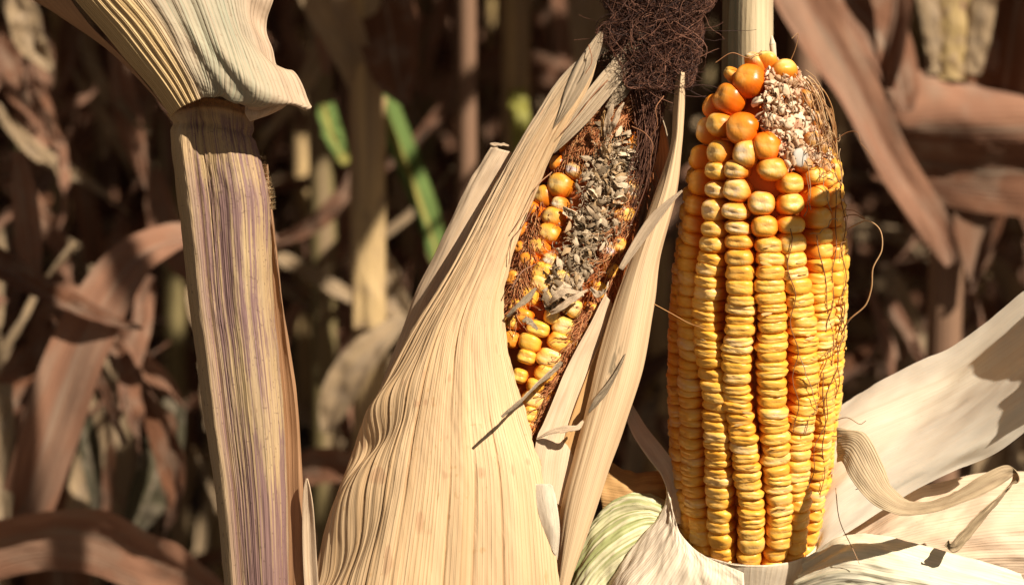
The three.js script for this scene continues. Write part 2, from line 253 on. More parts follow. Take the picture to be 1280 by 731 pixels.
// plants one can follow with the eye
const L = (o) => o;
function foot(px, py, depth) { const p = F(px, py, -depth / S); p.y = 0.003; return p; }
const depthZ = (m) => -m / S;
{
  const r = rngOf(4);
  const z1 = depthZ(0.68);
  const a = thing('corn_plant', 'dry corn plant with straight pale stalk between the leaf sheath and the husked ear', 'corn plant', foot(460, 300, 0.68));
  growPlant(a, rngOf(41), { r: 0.0135, gap: 0.20, phase: 0.15, mat: 0, from: 1.12, dense: 1.7 });
  part('leaf_sheath', ribbon([[463, 122, z1 + 62, 20, 0], [461, 200, z1 + 64, 21, 0], [460, 300, z1 + 66, 20, 0], [462, 410, z1 + 62, 19, 0]], { fold: -0.35, thick: 2, nu: 12 }), stalkMats[0], a);
  part('leaf', ribbon([[462, 120, z1 + 60, 18, 10], [440, 60, z1 + 130, 26, 20], [415, 5, z1 + 190, 34, 30], [395, -40, z1 + 240, 36, 40]], { fold: 0.4 }), leafMats[3], a);
  part('leaf', ribbon([[465, -30, z1 + 40, 30, 0], [482, 10, z1 + 120, 38, -10], [490, 55, z1 + 180, 38, -15], [497, 100, z1 + 210, 27, -10], [508, 132, z1 + 220, 6, 0]], { fold: 0.2 }), leafMats[2], a, { label: 'brown hanging leaf beside the stalk' });
  const b = thing('corn_plant', 'pale corn stalk turning yellow green below its joint, above the husked ear', 'corn plant', foot(645, 60, 1.0));
  growPlant(b, rngOf(42), { r: 0.0145, gap: 0.2, phase: 0.07, mat: 0, from: 1.25, dense: 1.7 });
  const zb = depthZ(1.0);
  part('green_stalk_section', ribbon([[646, 112, zb + 90, 12, 0], [650, 145, zb + 90, 12, 0], [654, 200, zb + 90, 12, 0]], { fold: -0.4, thick: 2 }), plain([0.30, 0.28, 0.06], 0.5), b);
  const c = thing('corn_plant', 'thick yellowish corn stalk with loose sheaths above the big folded brown leaf', 'corn plant', foot(1192, 50, 0.6));
  growPlant(c, rngOf(45), { r: 0.0125, gap: 0.21, phase: 0.12, mat: 3, from: 1.2, dense: 1.7 });
  const zc = depthZ(0.6);
  part('leaf_sheath', ribbon([[1194, 100, zc + 62, 19, 0], [1194, 40, zc + 64, 20, 0], [1195, -50, zc + 64, 20, 0]], { fold: -0.4, nu: 12 }), stalkMats[1], c, { label: 'yellowish sheath' });
  part('leaf_sheath', ribbon([[1215, 92, zc + 60, 12, 10], [1222, 30, zc + 70, 20, 20], [1228, -40, zc + 80, 24, 30]], { fold: -0.3 }), leafMats[3], c);
  part('leaf_sheath', ribbon([[1238, 90, zc + 30, 16, -10], [1250, 30, zc + 40, 22, -20], [1262, -40, zc + 50, 24, -30]], { fold: -0.3 }), leafMats[1], c);
  part('leaf_sheath', ribbon([[1172, 92, zc + 50, 10, -10], [1168, 30, zc + 60, 14, -20], [1160, -40, zc + 70, 20, -30]], { fold: -0.3 }), leafMats[3], c);
  part('leaf', sheet([
    [[1098, 146, zc + 40], [1100, 152, zc + 60], [1102, 158, zc + 50], [1104, 164, zc + 30]],
    [[1138, 96, zc + 20], [1134, 146, zc + 120], [1138, 172, zc + 90], [1146, 196, zc]],
    [[1172, 86, zc + 10], [1182, 140, zc + 150], [1188, 180, zc + 100], [1194, 222, zc - 20]],
    [[1230, 104, zc], [1240, 138, zc + 150], [1244, 186, zc + 100], [1246, 236, zc - 30]],
    [[1300, 112, zc - 10], [1305, 136, zc + 120], [1308, 190, zc + 70], [1310, 246, zc - 50]],
    [[1400, 112, zc - 40], [1402, 140, zc + 60], [1404, 190, zc + 20], [1405, 240, zc - 80]],
  ], { nu: 24, nv: 60, thick: 0, disp: (u, v) => 12 * (fbm(u * 5, v * 6, 741, 2) - 0.5) * 2 }), leafMats[1], c, { label: 'big folded brown leaf' });
  part('leaf', ribbon([[1090, 205, zc + 60, 18, -30], [1150, 205, zc + 90, 42, -35], [1220, 212, zc + 90, 52, -35], [1300, 215, zc + 60, 56, -30], [1400, 215, zc, 56, -30]], { fold: 0.3, seed: 7 }), leafMats[0], c);
  const d = thing('corn_plant', 'corn plant whose pinkish brown leaf arches down beside the bare ear', 'corn plant', foot(1010, -90, 0.62));
  const zd = depthZ(0.55);
  growPlant(d, rngOf(46), { r: 0.011, gap: 0.2, phase: 0.1, mat: 3, from: 1.3, dense: 1.7 });
  part('leaf', ribbon([[950, -110, zd - 60, 30, 0], [990, -30, zd + 10, 34, 0], [1032, 45, zd + 80, 33, 5], [1072, 112, zd + 110, 28, 10], [1104, 180, zd + 110, 25, 15], [1140, 240, zd + 90, 24, 15], [1172, 288, zd + 60, 20, 0], [1190, 330, zd + 40, 8, 0]], { fold: 0.3, seed: 9 }), leafMats[1], d, { label: 'pinkish brown arching leaf' });
  part('leaf', ribbon([[1010, -60, zd - 120, 40, 20], [1055, -10, zd - 60, 44, 25], [1095, 40, zd - 30, 40, 30], [1120, 90, zd - 20, 30, 35], [1135, 140, zd - 20, 10, 30]], { fold: 0.3, seed: 12 }), leafMats[0], d);
  const e = thing('corn_plant', 'corn plant at the left edge with long curving pinkish leaves', 'corn plant', foot(-35, 300, 0.5));
  growPlant(e, rngOf(47), { r: 0.012, gap: 0.2, phase: 0.1, mat: 2, from: 1.2, dense: 1.7 });
  const ze = depthZ(0.42);
  part('leaf', ribbon([[-30, 690, ze - 10, 30, 10], [25, 640, ze + 20, 34, 0], [55, 560, ze + 60, 36, -5], [85, 470, ze + 80, 38, 10], [125, 385, ze + 80, 36, 15], [165, 325, ze + 60, 30, 30], [215, 300, ze + 20, 26, 50], [270, 298, ze - 30, 22, 60], [345, 296, ze - 80, 13, 60]], { fold: 0.25, seed: 14, nv: 70 }), leafMats[1], e, { label: 'long pinkish leaf bent in an arc' });
  part('leaf', ribbon([[-40, 310, ze + 60, 22, 35], [20, 348, ze + 90, 22, 40], [80, 380, ze + 110, 18, 45], [135, 403, ze + 120, 12, 45], [178, 412, ze + 120, 2, 45]], { fold: 0.4, seed: 15 }), leafMats[2], e, { label: 'dark brown spear shaped leaf' });
  part('leaf', ribbon([[-60, 700, ze + 120, 40, -40], [30, 670, ze + 160, 44, -35], [110, 668, ze + 180, 46, -30], [190, 700, ze + 180, 40, -25], [240, 725, ze + 170, 30, -20], [290, 760, ze + 150, 14, -10]], { fold: 0.35, seed: 16 }), leafMats[1], e, { label: 'broad reddish leaf humped along the bottom' });
  part('leaf', ribbon([[60, 400, ze + 20, 8, 0], [100, 440, ze + 20, 7, 10], [130, 490, ze + 20, 6, 20], [155, 555, ze + 20, 4, 0]], { fold: 0.4, seed: 17 }), leafMats[2], e);
  part('leaf', ribbon([[2, 480, ze + 40, 13, 0], [4, 560, ze + 40, 14, 0], [2, 660, ze + 40, 12, 0]], { fold: 0.2, seed: 19 }), leafMats[3], e, { label: 'pale upright leaf edge' });
  part('leaf', ribbon([[20, 190, ze - 40, 10, 30], [28, 250, ze - 30, 18, 20], [36, 310, ze - 30, 16, 10], [44, 370, ze - 30, 5, 0]], { fold: 0.3, seed: 20 }), leafMats[1], e);
  const f = thing('corn_plant', 'corn plant with a green and yellow striped leaf behind the husked ear', 'corn plant', foot(400, 100, 0.95));
  growPlant(f, rngOf(48), { r: 0.012, gap: 0.2, phase: 0.1, mat: 2, from: 1.25, dense: 1.7 });
  const zf = depthZ(0.85);
  part('leaf', ribbon([[470, 110, zf, 20, 20], [492, 165, zf + 40, 19, 30], [512, 215, zf + 70, 19, 35], [532, 270, zf + 80, 17, 30], [548, 318, zf + 80, 12, 20], [560, 360, zf + 70, 4, 10]], { fold: 0.3, seed: 22 }), M.greenLeaf, f, { label: 'green leaf with yellow midrib' });
  part('leaf', ribbon([[405, 130, zf, 12, 20], [416, 170, zf + 20, 13, 20], [432, 205, zf + 20, 6, 10]], { fold: 0.3, seed: 23 }), M.greenLeaf, f);
  part('leaf', ribbon([[345, 320, zf, 10, 40], [390, 345, zf + 20, 12, 40], [430, 368, zf + 20, 11, 40], [470, 385, zf, 5, 40]], { fold: 0.3, seed: 24 }), leafMats[3], f);
  const g = thing('corn_plant', 'corn plant with a rounded pale leaf blade low beside the straight stalk', 'corn plant', foot(585, 500, 0.8));
  growPlant(g, rngOf(49), { r: 0.008, gap: 0.2, phase: 0.1, mat: 3, from: 1.3, dense: 1.7 });
  const zg = depthZ(0.62);
  part('leaf', ribbon([[405, 540, zg, 6, 0], [418, 505, zg + 20, 20, 10], [440, 465, zg + 40, 24, 20], [470, 430, zg + 40, 20, 30], [510, 400, zg, 14, 40]], { fold: 0.25, seed: 25 }), leafMats[3], g, { label: 'rounded pale leaf' });
  part('leaf', ribbon([[300, 560, zg, 20, -50], [350, 585, zg + 60, 26, -45], [410, 575, zg + 90, 28, -40], [470, 590, zg + 90, 20, -40]], { fold: 0.35, seed: 26 }), leafMats[0], g);
  part('leaf', ribbon([[165, 660, zg + 90, 14, 0], [185, 620, zg + 90, 26, 0], [205, 560, zg + 70, 24, 10], [220, 500, zg, 14, 10]], { fold: 0.3, seed: 27 }), leafMats[4], g, { label: 'grey green leaf beside the sheath' });
  part('leaf', ribbon([[100, 520, zg + 40, 14, 10], [112, 570, zg + 40, 14, 10], [120, 640, zg + 20, 6, 0]], { fold: 0.3, seed: 28 }), leafMats[4], g);
}
{ // dry shreds of leaf hanging in the rows
  const hang = (o, seed, n, x0, x1, y0, y1, d0, d1) => { const r = rngOf(seed); for (let k = 0; k < n; k++) {
    const dz = depthZ(mix(d0, d1, r())); let x = mix(x0, x1, r()), y = mix(y0, y1, r()), a = 1.57 + (r() - 0.5) * 1.5; const w = mix(5, 24, r()), st = mix(20, 42, r()), q = [], da = (r() - 0.5) * 0.5, n2 = 6; let z = dz, roll = r() * 120 - 60;
    for (let j = 0; j <= n2; j++) { q.push([x, y, z, w * Math.sin(Math.PI * (0.12 + 0.86 * j / n2)), roll]); a += da * 0.6 + (r() - 0.5) * 0.35; x += st * Math.cos(a); y += st * Math.sin(a); z += 40 * (r() - 0.5); roll += (r() - 0.5) * 60; }
    part('leaf_shred', ribbon(q, { fold: 0.4, seed: seed + k }), leafMats[[0, 1, 3, 1, 2, 3][Math.floor(r() * 6)]], o);
  } };
  const by = (n) => scene.children.find((o) => o.name === n);
  hang(by('corn_plant_004'), 901, 52, -10, 260, -20, 560, 0.5, 0.95); hang(by('corn_plant_005'), 902, 34, 330, 620, -20, 420, 0.75, 1.2); hang(by('corn_plant_002'), 903, 36, 1050, 1290, 150, 560, 0.65, 1.1);
}
// plants of the ears' own row, beside the frame, whose upper leaves shade the rows behind
[[-0.30, -0.14, 61, 'left'], [0.25, -0.16, 62, 'right'], [1.02, -0.14, 64, 'farthest right']].forEach(([x, z, sd, w]) => {
  const o = thing('corn_plant', `tall corn plant of the ears' own row, ${w} of them, outside the picture`, 'corn plant', new THREE.Vector3(x, 0.003, z));
  growPlant(o, rngOf(sd), { r: 0.012, gap: 0.19, phase: 0.1, mat: 1, from: 1.05, dense: 1.25, upright: true });
});
{ // a neighbour whose long leaf hangs beside the camera and shades the upper side of the bare ear
  const b = F(1720, -300, 250); b.y = 0.003; const o = thing('corn_plant', 'bare corn plant beside the camera, outside the picture, with one long hanging leaf', 'corn plant', b);
  growPlant(o, rngOf(66), { r: 0.011, mat: 1, leaves: false });
  const sh = (x, y, z, t) => { const X = x + 0.501 * t, Y = y - 0.581 * t, Z = z + 0.641 * t, k = 1 - Z / 2500; return [640 + (X - 640) / k, 365.5 + (Y - 365.5) / k, Z]; };
  part('leaf', ribbon([[1720, -330, 250, 14, 0], [1640, -240, 300, 40, 0], [...sh(1250, 130, 60, 480), 44, 0], [...sh(1150, 190, 60, 455), 38, 0], [...sh(1075, 232, 70, 440), 32, 0], [...sh(1020, 262, 80, 430), 26, 0], [...sh(978, 292, 80, 425), 10, 0]], { fold: 0.2, seed: 91, nv: 50 }), leafMats[3], o);
}
// further plants, one prototype copied
{
  const protos = [];
  const spots = []; const r = rngOf(78);
  [[-0.72, 0.42], [-1.35, 0.66], [-2.05, 0.85], [-2.8, 1.05], [-3.5, 1.3]].forEach(([z, half], k) => { for (let x = -half - 0.5; x < half + 0.7; x += 0.15 + 0.03 * r()) if (k || Math.abs(x) > 0.36) spots.push([x + (r() - 0.5) * 0.05, z + (r() - 0.5) * 0.1, r() * 6.28, Math.floor(r() * 4)]); });
  const label = 'dry brown corn plant standing blurred in the rows behind the ears', group = 'corn plants in the rows behind';
  spots.forEach(([x, z, turn, v]) => {
    let o;
    if (!protos[v]) { o = thing('corn_plant', label, 'corn plant', new THREE.Vector3(0, 0.002, 0), group); growPlant(o, rngOf(300 + v), { r: 0.0115 + 0.001 * v, phase: 0.06 + 0.04 * v, mat: (v + 1) % 4, h: 2.1 + 0.08 * v, dense: 2.3 }); protos[v] = o; }
    else { o = protos[v].clone(); o.name = numbered('corn_plant'); scene.add(o); o.userData = { label, category: 'corn plant', group }; }
    o.position.set(x, 0.002, z); o.rotation.y = turn;
  });
  // the mass of the field beyond, one object
  const gs = []; const tmp = new THREE.Group();
  for (let v = 0; v < 2; v++) { growPlant(tmp, rngOf(350 + v), { mat: 3 }); }
  const geo = mergeGeometries(tmp.children.map((c) => { const q = c.geometry.clone(); return q; }), false);
  const rows = []; for (let z = -4.3; z > -16; z -= 0.75) for (let x = -4 + z * 0.2; x < 4 - z * 0.2; x += 0.17) rows.push([x + (r() - 0.5) * 0.05, z + (r() - 0.5) * 0.12, r() * 6.28, 0.9 + 0.2 * r()]);
  const im = new THREE.InstancedMesh(geo, leafMats[0], rows.length); im.name = 'corn_field'; im.userData = { kind: 'stuff', label: 'mass of dry corn filling the field far behind', category: 'corn field' };
  const m4 = new THREE.Matrix4(), q = new THREE.Quaternion(), up = new THREE.Vector3(0, 1, 0);
  rows.forEach(([x, z, t, s], k) => im.setMatrixAt(k, m4.compose(new THREE.Vector3(x, 0, z), q.setFromAxisAngle(up, t), new THREE.Vector3(s, s, s))));
  im.castShadow = im.receiveShadow = true; scene.add(im);
}

// ---------------------------------------------------------------- kernels
function kernelGeo(seed, { nx = 24, ny = 14, pw = 2.8, py = 2.4, dent = 0.16, slit = 0.55, cap = 0.35, pale = 0.5, lump = 0.05, crease = 0.05, taper = 0.12 } = {}) {
  const p = [], c = [], uv = [], ix = [], o = seed * 7.7;
  const YEL = [0.88, 0.435, 0.04], ORA = [0.74, 0.21, 0.010], PAL = [0.90, 0.62, 0.24];
  for (let j = 0; j <= ny; j++) for (let i = 0; i <= nx; i++) {
    const th = Math.PI * j / ny, ph = 2 * Math.PI * i / nx; let x = Math.sin(th) * Math.cos(ph), y = Math.sin(th) * Math.sin(ph), z = Math.cos(th);
    const k = 1 / Math.pow(Math.pow(Math.pow(Math.abs(y), py) + Math.pow(Math.abs(z), py), pw / py) + Math.pow(Math.abs(x), pw), 1 / pw); x *= k; y *= k; z *= k;
    const r2 = Math.hypot(x, y); const n1 = noise(x * 1.7 + o, y * 1.7 + z, seed) - 0.5;
    x *= (1 + lump * 2 * n1) * (1 - taper * (1 - z) * 0.5); y *= (1 + lump * 2 * (noise(x * 1.5 + 5, y * 1.5 + o, seed + 1) - 0.5));
    if (z > 0) { z -= dent * Math.exp(-(x * x / (slit * slit) + y * y / 0.10)) + crease * Math.abs(noise(x * 1.6 + o, y * 7, seed + 2) - 0.5) * 2 * smooth(0.1, 0.6, z); z *= 1 + lump * n1; }
    p.push(x, y, z); uv.push(x * 0.22 + seed * 0.13 + 0.5, y * 0.12 + seed * 0.29 + 0.5);
    const crown = smooth(cap - 0.3, cap + 0.35, z - 0.22 * r2 + 0.22 * n1), cen = Math.exp(-(x * x / 0.42 + y * y / 0.16)) * smooth(0.2, 0.7, z);
    let q = mix3(ORA, YEL, crown); q = mix3(q, PAL, clamp(pale * (cen * 0.8 + 0.75 * smooth(0.55, 0.78, noise(x * 1.6 + o, y * 6, seed + 4))) * crown)); c.push(...q);
  }
  for (let j = 0; j < ny; j++) for (let i = 0; i < nx; i++) { const a = j * (nx + 1) + i, b = a + 1, d = a + nx + 1, e = d + 1; if (j) ix.push(a, d, b); if (j < ny - 1) ix.push(b, d, e); }
  const g = new THREE.BufferGeometry(); g.setAttribute('position', new THREE.Float32BufferAttribute(p, 3)); g.setAttribute('color', new THREE.Float32BufferAttribute(c, 3)); g.setAttribute('uv', new THREE.Float32BufferAttribute(uv, 2)); g.setIndex(ix); g.computeVertexNormals();
  return g;
}
const dentK = [], roundK = [];
for (let k = 0; k < 10; k++) dentK.push(kernelGeo(k + 1, { pw: 2.5 + 0.15 * (k % 4), py: 4.0 + 0.4 * (k % 3), dent: 0.03 + 0.03 * (k % 3), crease: 0.015 + 0.02 * (k % 4), pale: 0.22 + 0.1 * (k % 5), cap: 0.06, lump: 0.08 }));
for (let k = 0; k < 5; k++) roundK.push(kernelGeo(k + 31, { pw: 2.25, dent: 0.10 + 0.03 * (k % 2), slit: 0.3, crease: 0.02, cap: 0.56, pale: 0.6, taper: 0.05, lump: 0.10 }));
const roundY = [1, 2, 3, 4].map((k) => kernelGeo(k + 51, { pw: 2.3, py: 2.3, dent: 0.13, slit: 0.34, crease: 0.01, cap: 0.46, pale: 0.9, taper: 0.05, lump: 0.06 }));
const upperK = [1, 2, 3, 4, 5].map((k) => kernelGeo(k + 71, { pw: 2.4, py: 2.7, dent: 0.13 + 0.02 * (k % 3), slit: 0.42, crease: 0.02, cap: 0.36, pale: 0.7, lump: 0.07 }));
const kTint = [[1, 1, 1], [0.96, 0.93, 0.9], [1.0, 1.12, 1.9], [0.97, 0.88, 0.75], [1.0, 0.93, 0.85]].map((t) => new THREE.MeshPhysicalMaterial({ vertexColors: true, color: new THREE.Color().setRGB(...t), roughness: 0.42, specularIntensity: 0.8, clearcoat: 0.08, clearcoatRoughness: 0.35, bumpMap: wrinkle, bumpScale: 0.45 * S }));
const kOrange = new THREE.MeshPhysicalMaterial({ vertexColors: true, color: new THREE.Color().setRGB(1.05, 0.74, 0.5), roughness: 0.36, specularIntensity: 0.8, clearcoat: 0.1, clearcoatRoughness: 0.25, bumpMap: wrinkle, bumpScale: 0.4 * S });
const kAmber = new THREE.MeshPhysicalMaterial({ vertexColors: true, color: new THREE.Color().setRGB(0.62, 0.62, 1.2), roughness: 0.5, bumpMap: wrinkle, bumpScale: 1.2 * S });
const kPale = new THREE.MeshPhysicalMaterial({ vertexColors: true, color: new THREE.Color().setRGB(0.86, 1.02, 2.0), roughness: 0.5, bumpMap: wrinkle, bumpScale: 0.8 * S });
const kDry = new THREE.MeshPhysicalMaterial({ vertexColors: true, color: new THREE.Color().setRGB(0.72, 0.86, 2.2), roughness: 0.6, bumpMap: wrinkle, bumpScale: 1.2 * S });
function basis(x, y, z, pos, sx, sy, sz) { const m = new THREE.Matrix4().makeBasis(x, y, z); m.scale(new THREE.Vector3(sx, sy, sz)); m.setPosition(pos); return m; }
function putKernel(parent, name, geo, mat, M4) {
  const o = new THREE.Mesh(geo, mat); o.name = name; o.castShadow = o.receiveShadow = true; const q = M4.clone(); const e = q.elements; e[12] -= parent.position.x; e[13] -= parent.position.y; e[14] -= parent.position.z;
  q.decompose(o.position, o.quaternion, o.scale); parent.add(o); return o;
}
// lumpy little bits: chewed kernels, frass, shrivelled hulls
function lumpGeo(seed, open = false, sq = 0.7) {
  const nx = 12, ny = 8, p = [], ix = [], uv = [];
  for (let j = 0; j <= ny; j++) for (let i = 0; i <= nx; i++) {
    const th = (open ? 0.62 : 1) * Math.PI * j / ny, ph = 2 * Math.PI * (i % nx) / nx; let x = Math.sin(th) * Math.cos(ph), y = Math.sin(th) * Math.sin(ph), z = Math.cos(th);
    const n = 0.45 + 0.75 * noise(x * 1.7 + seed * 3.3, y * 1.7 + z * 1.7 + seed, seed) + 0.5 * noise(x * 4 + seed, y * 4 - z * 3.7, seed + 40); p.push(x * n, y * n * sq, z * n * (open ? -0.8 : 0.8) + (open ? 0.55 * noise(x * 3 + seed, y * 3, seed + 9) : 0)); uv.push(i / nx, j / ny);
  }
  for (let j = 0; j < ny; j++) for (let i = 0; i < nx; i++) { const a = j * (nx + 1) + i, b = a + 1, d = a + nx + 1, e = d + 1; if (j) ix.push(a, d, b); if (j < ny - 1 || open) ix.push(b, d, e); }
  const g = new THREE.BufferGeometry(); g.setAttribute('position', new THREE.Float32BufferAttribute(p, 3)); g.setAttribute('uv', new THREE.Float32BufferAttribute(uv, 2)); g.setIndex(ix); g.computeVertexNormals(); return g;
}
const lumps = [1, 2, 3, 4, 5, 6].map((k) => lumpGeo(k)), shells = [11, 12, 13, 14, 15].map((k) => lumpGeo(k, true, 0.55));
function hullGeo(seed) {                              // a dry curled skin, pointed at both ends
  const nx = 9, ny = 5, p = [], ix = [], uv = [], arc = 0.8 + 1.6 * hash(seed, 1, 5), cup = 0.5 + 0.5 * hash(seed, 2, 5), tw = (hash(seed, 3, 5) - 0.5) * 1.8;
  for (let j = 0; j <= ny; j++) for (let i = 0; i <= nx; i++) { const t = i / nx - 0.5, v = j / ny - 0.5, w = 0.42 * Math.pow(Math.sin(Math.PI * clamp(i / nx, 0.02, 0.98)), 0.7) * (0.8 + 0.5 * noise(t * 5, seed, 8)), a = arc * t; let y = v * 2 * w, z = cup * (0.25 - v * v) * 1.6 * w + 0.16 * (noise(t * 5 + seed, v * 4, seed) - 0.5); const c = Math.cos(tw * t), d = Math.sin(tw * t), y2 = y * c - z * d, z2 = y * d + z * c; p.push(Math.sin(a) / arc * 2, y2, z2 + (Math.cos(a) - 1) / arc * 2 + 0.3); uv.push(i / nx, j / ny); }
  for (let j = 0; j < ny; j++) for (let i = 0; i < nx; i++) { const a = j * (nx + 1) + i, b = a + 1, d = a + nx + 1, e = d + 1; ix.push(a, b, d, b, e, d); }
  const g = new THREE.BufferGeometry(); g.setAttribute('position', new THREE.Float32BufferAttribute(p, 3)); g.setAttribute('uv', new THREE.Float32BufferAttribute(uv, 2)); g.setIndex(ix); g.computeVertexNormals(); return g;
}
const hulls = [1, 2, 3, 4, 5, 6, 7].map(hullGeo);
const rndQ = (r) => new THREE.Quaternion(r() - 0.5, r() - 0.5, r() - 0.5, r() - 0.5).normalize();

// ---------------------------------------------------------------- the bare ear
{
  const KS = 1.035, RS = 0.955, BASE = F(934, 676, -135), al = THREE.MathUtils.degToRad(14.5), rz = THREE.MathUtils.degToRad(-0.9);
  const ear = thing('corn_ear', 'upright bare ear of yellow corn with chewed tip and husks pulled down', 'corn ear', BASE);
  const AX = view(Math.sin(-rz), Math.cos(al), Math.sin(al)).normalize(), EX = view(1, 0, 0).addScaledVector(AX, -AX.dot(RGT)).normalize(), EZ = new THREE.Vector3().crossVectors(EX, AX).normalize();
  const prof = [[-30, 78], [-12, 88], [30, 97], [80, 103], [180, 110], [281, 113], [385, 108], [450, 101], [490, 94], [520, 87], [550, 80], [578, 66], [597, 51], [610, 31], [616, 5]];
  const Rad = (h) => { for (let k = 1; k < prof.length; k++) if (h <= prof[k][0] || k === prof.length - 1) { const [a, b] = [prof[k - 1], prof[k]]; const q = k > 1 ? prof[k - 2] : a, s = k < prof.length - 1 ? prof[k + 1] : b; return cr(q[1], a[1], b[1], s[1], clamp((h - a[0]) / (b[0] - a[0]))) * RS; } };
  const at = (th, h, dr = 0) => BASE.clone().addScaledVector(AX, h * S * KS).addScaledVector(EX, (Rad(h) + dr) * Math.sin(th) * S * KS).addScaledVector(EZ, (Rad(h) + dr) * Math.cos(th) * S * KS);
  const frame = (th, h) => { const tx = EX.clone().multiplyScalar(Math.cos(th)).addScaledVector(EZ, -Math.sin(th)); const d = (Rad(h + 3) - Rad(h - 3)) / 6, out = EX.clone().multiplyScalar(Math.sin(th)).addScaledVector(EZ, Math.cos(th)); const nz = out.clone().addScaledVector(AX, -d).normalize(); const ty = new THREE.Vector3().crossVectors(nz, tx).normalize(); return [tx, ty, nz]; };
  const find = (px, py) => { let best = 1e9, r = [0, 0]; for (let h = 400; h < 621; h += 2) for (let t = -1.5; t < 1.5; t += 0.02) { const q = project(at(t, h)), e = (q[0] - px) ** 2 + (q[1] - py) ** 2; if (e < best) { best = e; r = [t, h]; } } return r; };
  // the cob that carries the kernels
  { const pts = prof.map(([h, r]) => new THREE.Vector2(Math.max(0.5, r * RS - 25) * S * KS, (h - (h > 560 ? 22 : 0)) * S * KS)); const g = new THREE.LatheGeometry(pts, 48); g.applyMatrix4(new THREE.Matrix4().makeBasis(EX, AX, EZ).setPosition(BASE)); part('cob', g, plain([0.62, 0.15, 0.015], 0.6), ear); }
  const r = rngOf(9), rest = new MB(), queue = []; let count = 0;
  const hand = [[928, 103, 20, 19, 1], [901, 125, 21, 19, 1], [924, 162, 20, 19, 1], [891, 157, 16, 15, 0], [892, 193, 16, 16, 0], [929, 195, 16, 17, 0], [958, 184, 17, 17, 1], [966, 214, 18, 14, 0], [869, 163, 13, 17, 0], [867, 198, 13, 16, 0], [904, 96, 15, 9, 0], [934, 84, 16, 10, 0], [955, 84, 14, 9, 0], [987, 92, 17, 13, 0], [878, 133, 12, 15, 1]];
  const hp = [];
  for (const [px, py, hw, hh, or] of hand) { const [t, h] = find(px, py), [tx, ty, nz] = frame(t, h); hp.push([px, py, hw]); putKernel(ear, 'kernel', (or ? roundK : roundY)[count % 4], or ? kOrange : kTint[count % 3], basis(tx, ty, nz, at(t, h, -13), hw * 1.06 * S, hh * 1.06 * S, 19 * S)); count++; }
  const pitch = (h) => h > 470 ? 25 : h > 430 ? mix(20, 25, (h - 430) / 40) : h > 340 ? mix(12.2, 20, (h - 340) / 90) : h > 110 ? 12.2 : h > 30 ? mix(17, 12.2, (h - 30) / 80) : 19;
  for (let k = 0; k < 16; k++) {
    const mid = ((k * 22.5 + 3.5 + 180) % 360 - 180) * Math.PI / 180; const front = Math.abs(mid) < 1.75;
    let h = 500 + (r() - 0.5) * 10; if (mid > 0.35 && mid < 1.3) h = 498 - 10 * r(); 
    while (h > -16) {
      const pp = pitch(h) * (0.8 + 0.42 * r()), th = mid + (281 - h) * 0.055 * Math.PI / 180 + 0.035 * Math.sin(h * 0.021 + k * 2.1) + 0.075 * (noise(h * 0.022, k * 3.7, 91) - 0.5) + 0.02 * (r() - 0.5);
      const c = h - pp / 2; const [tx, ty, nz] = frame(th, c), q = project(at(th, c));
      const nearHand = hp.some(([x, y, w]) => Math.abs(x - q[0]) < w + 2 && Math.abs(y - q[1]) < 15) && c > 440 && front;
      const vis = nz.dot(EYE.clone().sub(at(th, c)).normalize()) > -0.12;
      const tilt = (r() - 0.5) * 0.22, X = tx.clone().multiplyScalar(Math.cos(tilt)).addScaledVector(ty, Math.sin(tilt)), Y = ty.clone().multiplyScalar(Math.cos(tilt)).addScaledVector(tx, -Math.sin(tilt));
      const lean = (r() - 0.5) * 0.24, Z2 = nz.clone().multiplyScalar(Math.cos(lean)).addScaledVector(Y, Math.sin(lean)), Y2 = Y.clone().multiplyScalar(Math.cos(lean)).addScaledVector(nz, -Math.sin(lean));
      const hw = Rad(c) * 0.196 * KS * (0.89 + 0.1 * r()), up = false;
      const M4 = basis(X, Y2, Z2, at(th, c, -17 + 1.8 * (r() - 0.5)), hw * S, pp * (c > 420 ? 0.54 : 0.65) * KS * S, (20 + 2 * r()) * S);
      const g = up ? (r() < 0.5 ? roundK[Math.floor(r() * 5)] : dentK[Math.floor(r() * 10)]) : c > 385 ? upperK[Math.floor(r() * 5)] : dentK[Math.floor(r() * 10)], ti = r(), mt = ti < 0.34 ? 0 : ti < 0.52 ? 1 : ti < 0.74 ? 2 : ti < 0.88 ? 3 : 4;
      if (!nearHand) { queue.push([nz.dot(EYE.clone().sub(at(th, c)).normalize()) * (pp + 6), g, kTint[mt], M4]); }
      h -= pp;
    }
  }
  queue.sort((a, b) => b[0] - a[0]).forEach(([f, g, m, M4]) => { if (count < 292 && f > 0) { putKernel(ear, 'kernel', g, m, M4); count++; } else rest.add(g, M4, [1, 1, 1]); });
  part('kernel_rows', rest.geo(), kTint[0], ear, { kind: 'stuff' });
  { const fl = new MB(); for (let k = 0; k < 45; k++) { const h = mix(60, 420, r()), row = Math.floor(r() * 9) - 4, t = (row * 22.5 + 3.5) * Math.PI / 180 + (281 - h) * 0.00096 + (r() - 0.5) * 0.2, [tx, ty, nz] = frame(t, h), s = mix(3, 9, r()); fl.add(hulls[k % 7], basis(tx.clone().addScaledVector(ty, (r() - 0.5) * 0.6).normalize(), ty, nz.clone(), at(t, h, 3.2), s * S, s * 0.55 * S, s * 0.16 * S), mix3([0.80, 0.46, 0.10], [0.84, 0.58, 0.24], r())); } part('skin_flakes', fl.geo(), chaffMat, ear, { kind: 'stuff', label: 'pale papery skin flakes' }); }
  // chewed tip
  const bits = new MB(), cream = [[0.70, 0.50, 0.33], [0.80, 0.63, 0.45], [0.62, 0.40, 0.25], [0.72, 0.42, 0.26], [0.48, 0.29, 0.16]];
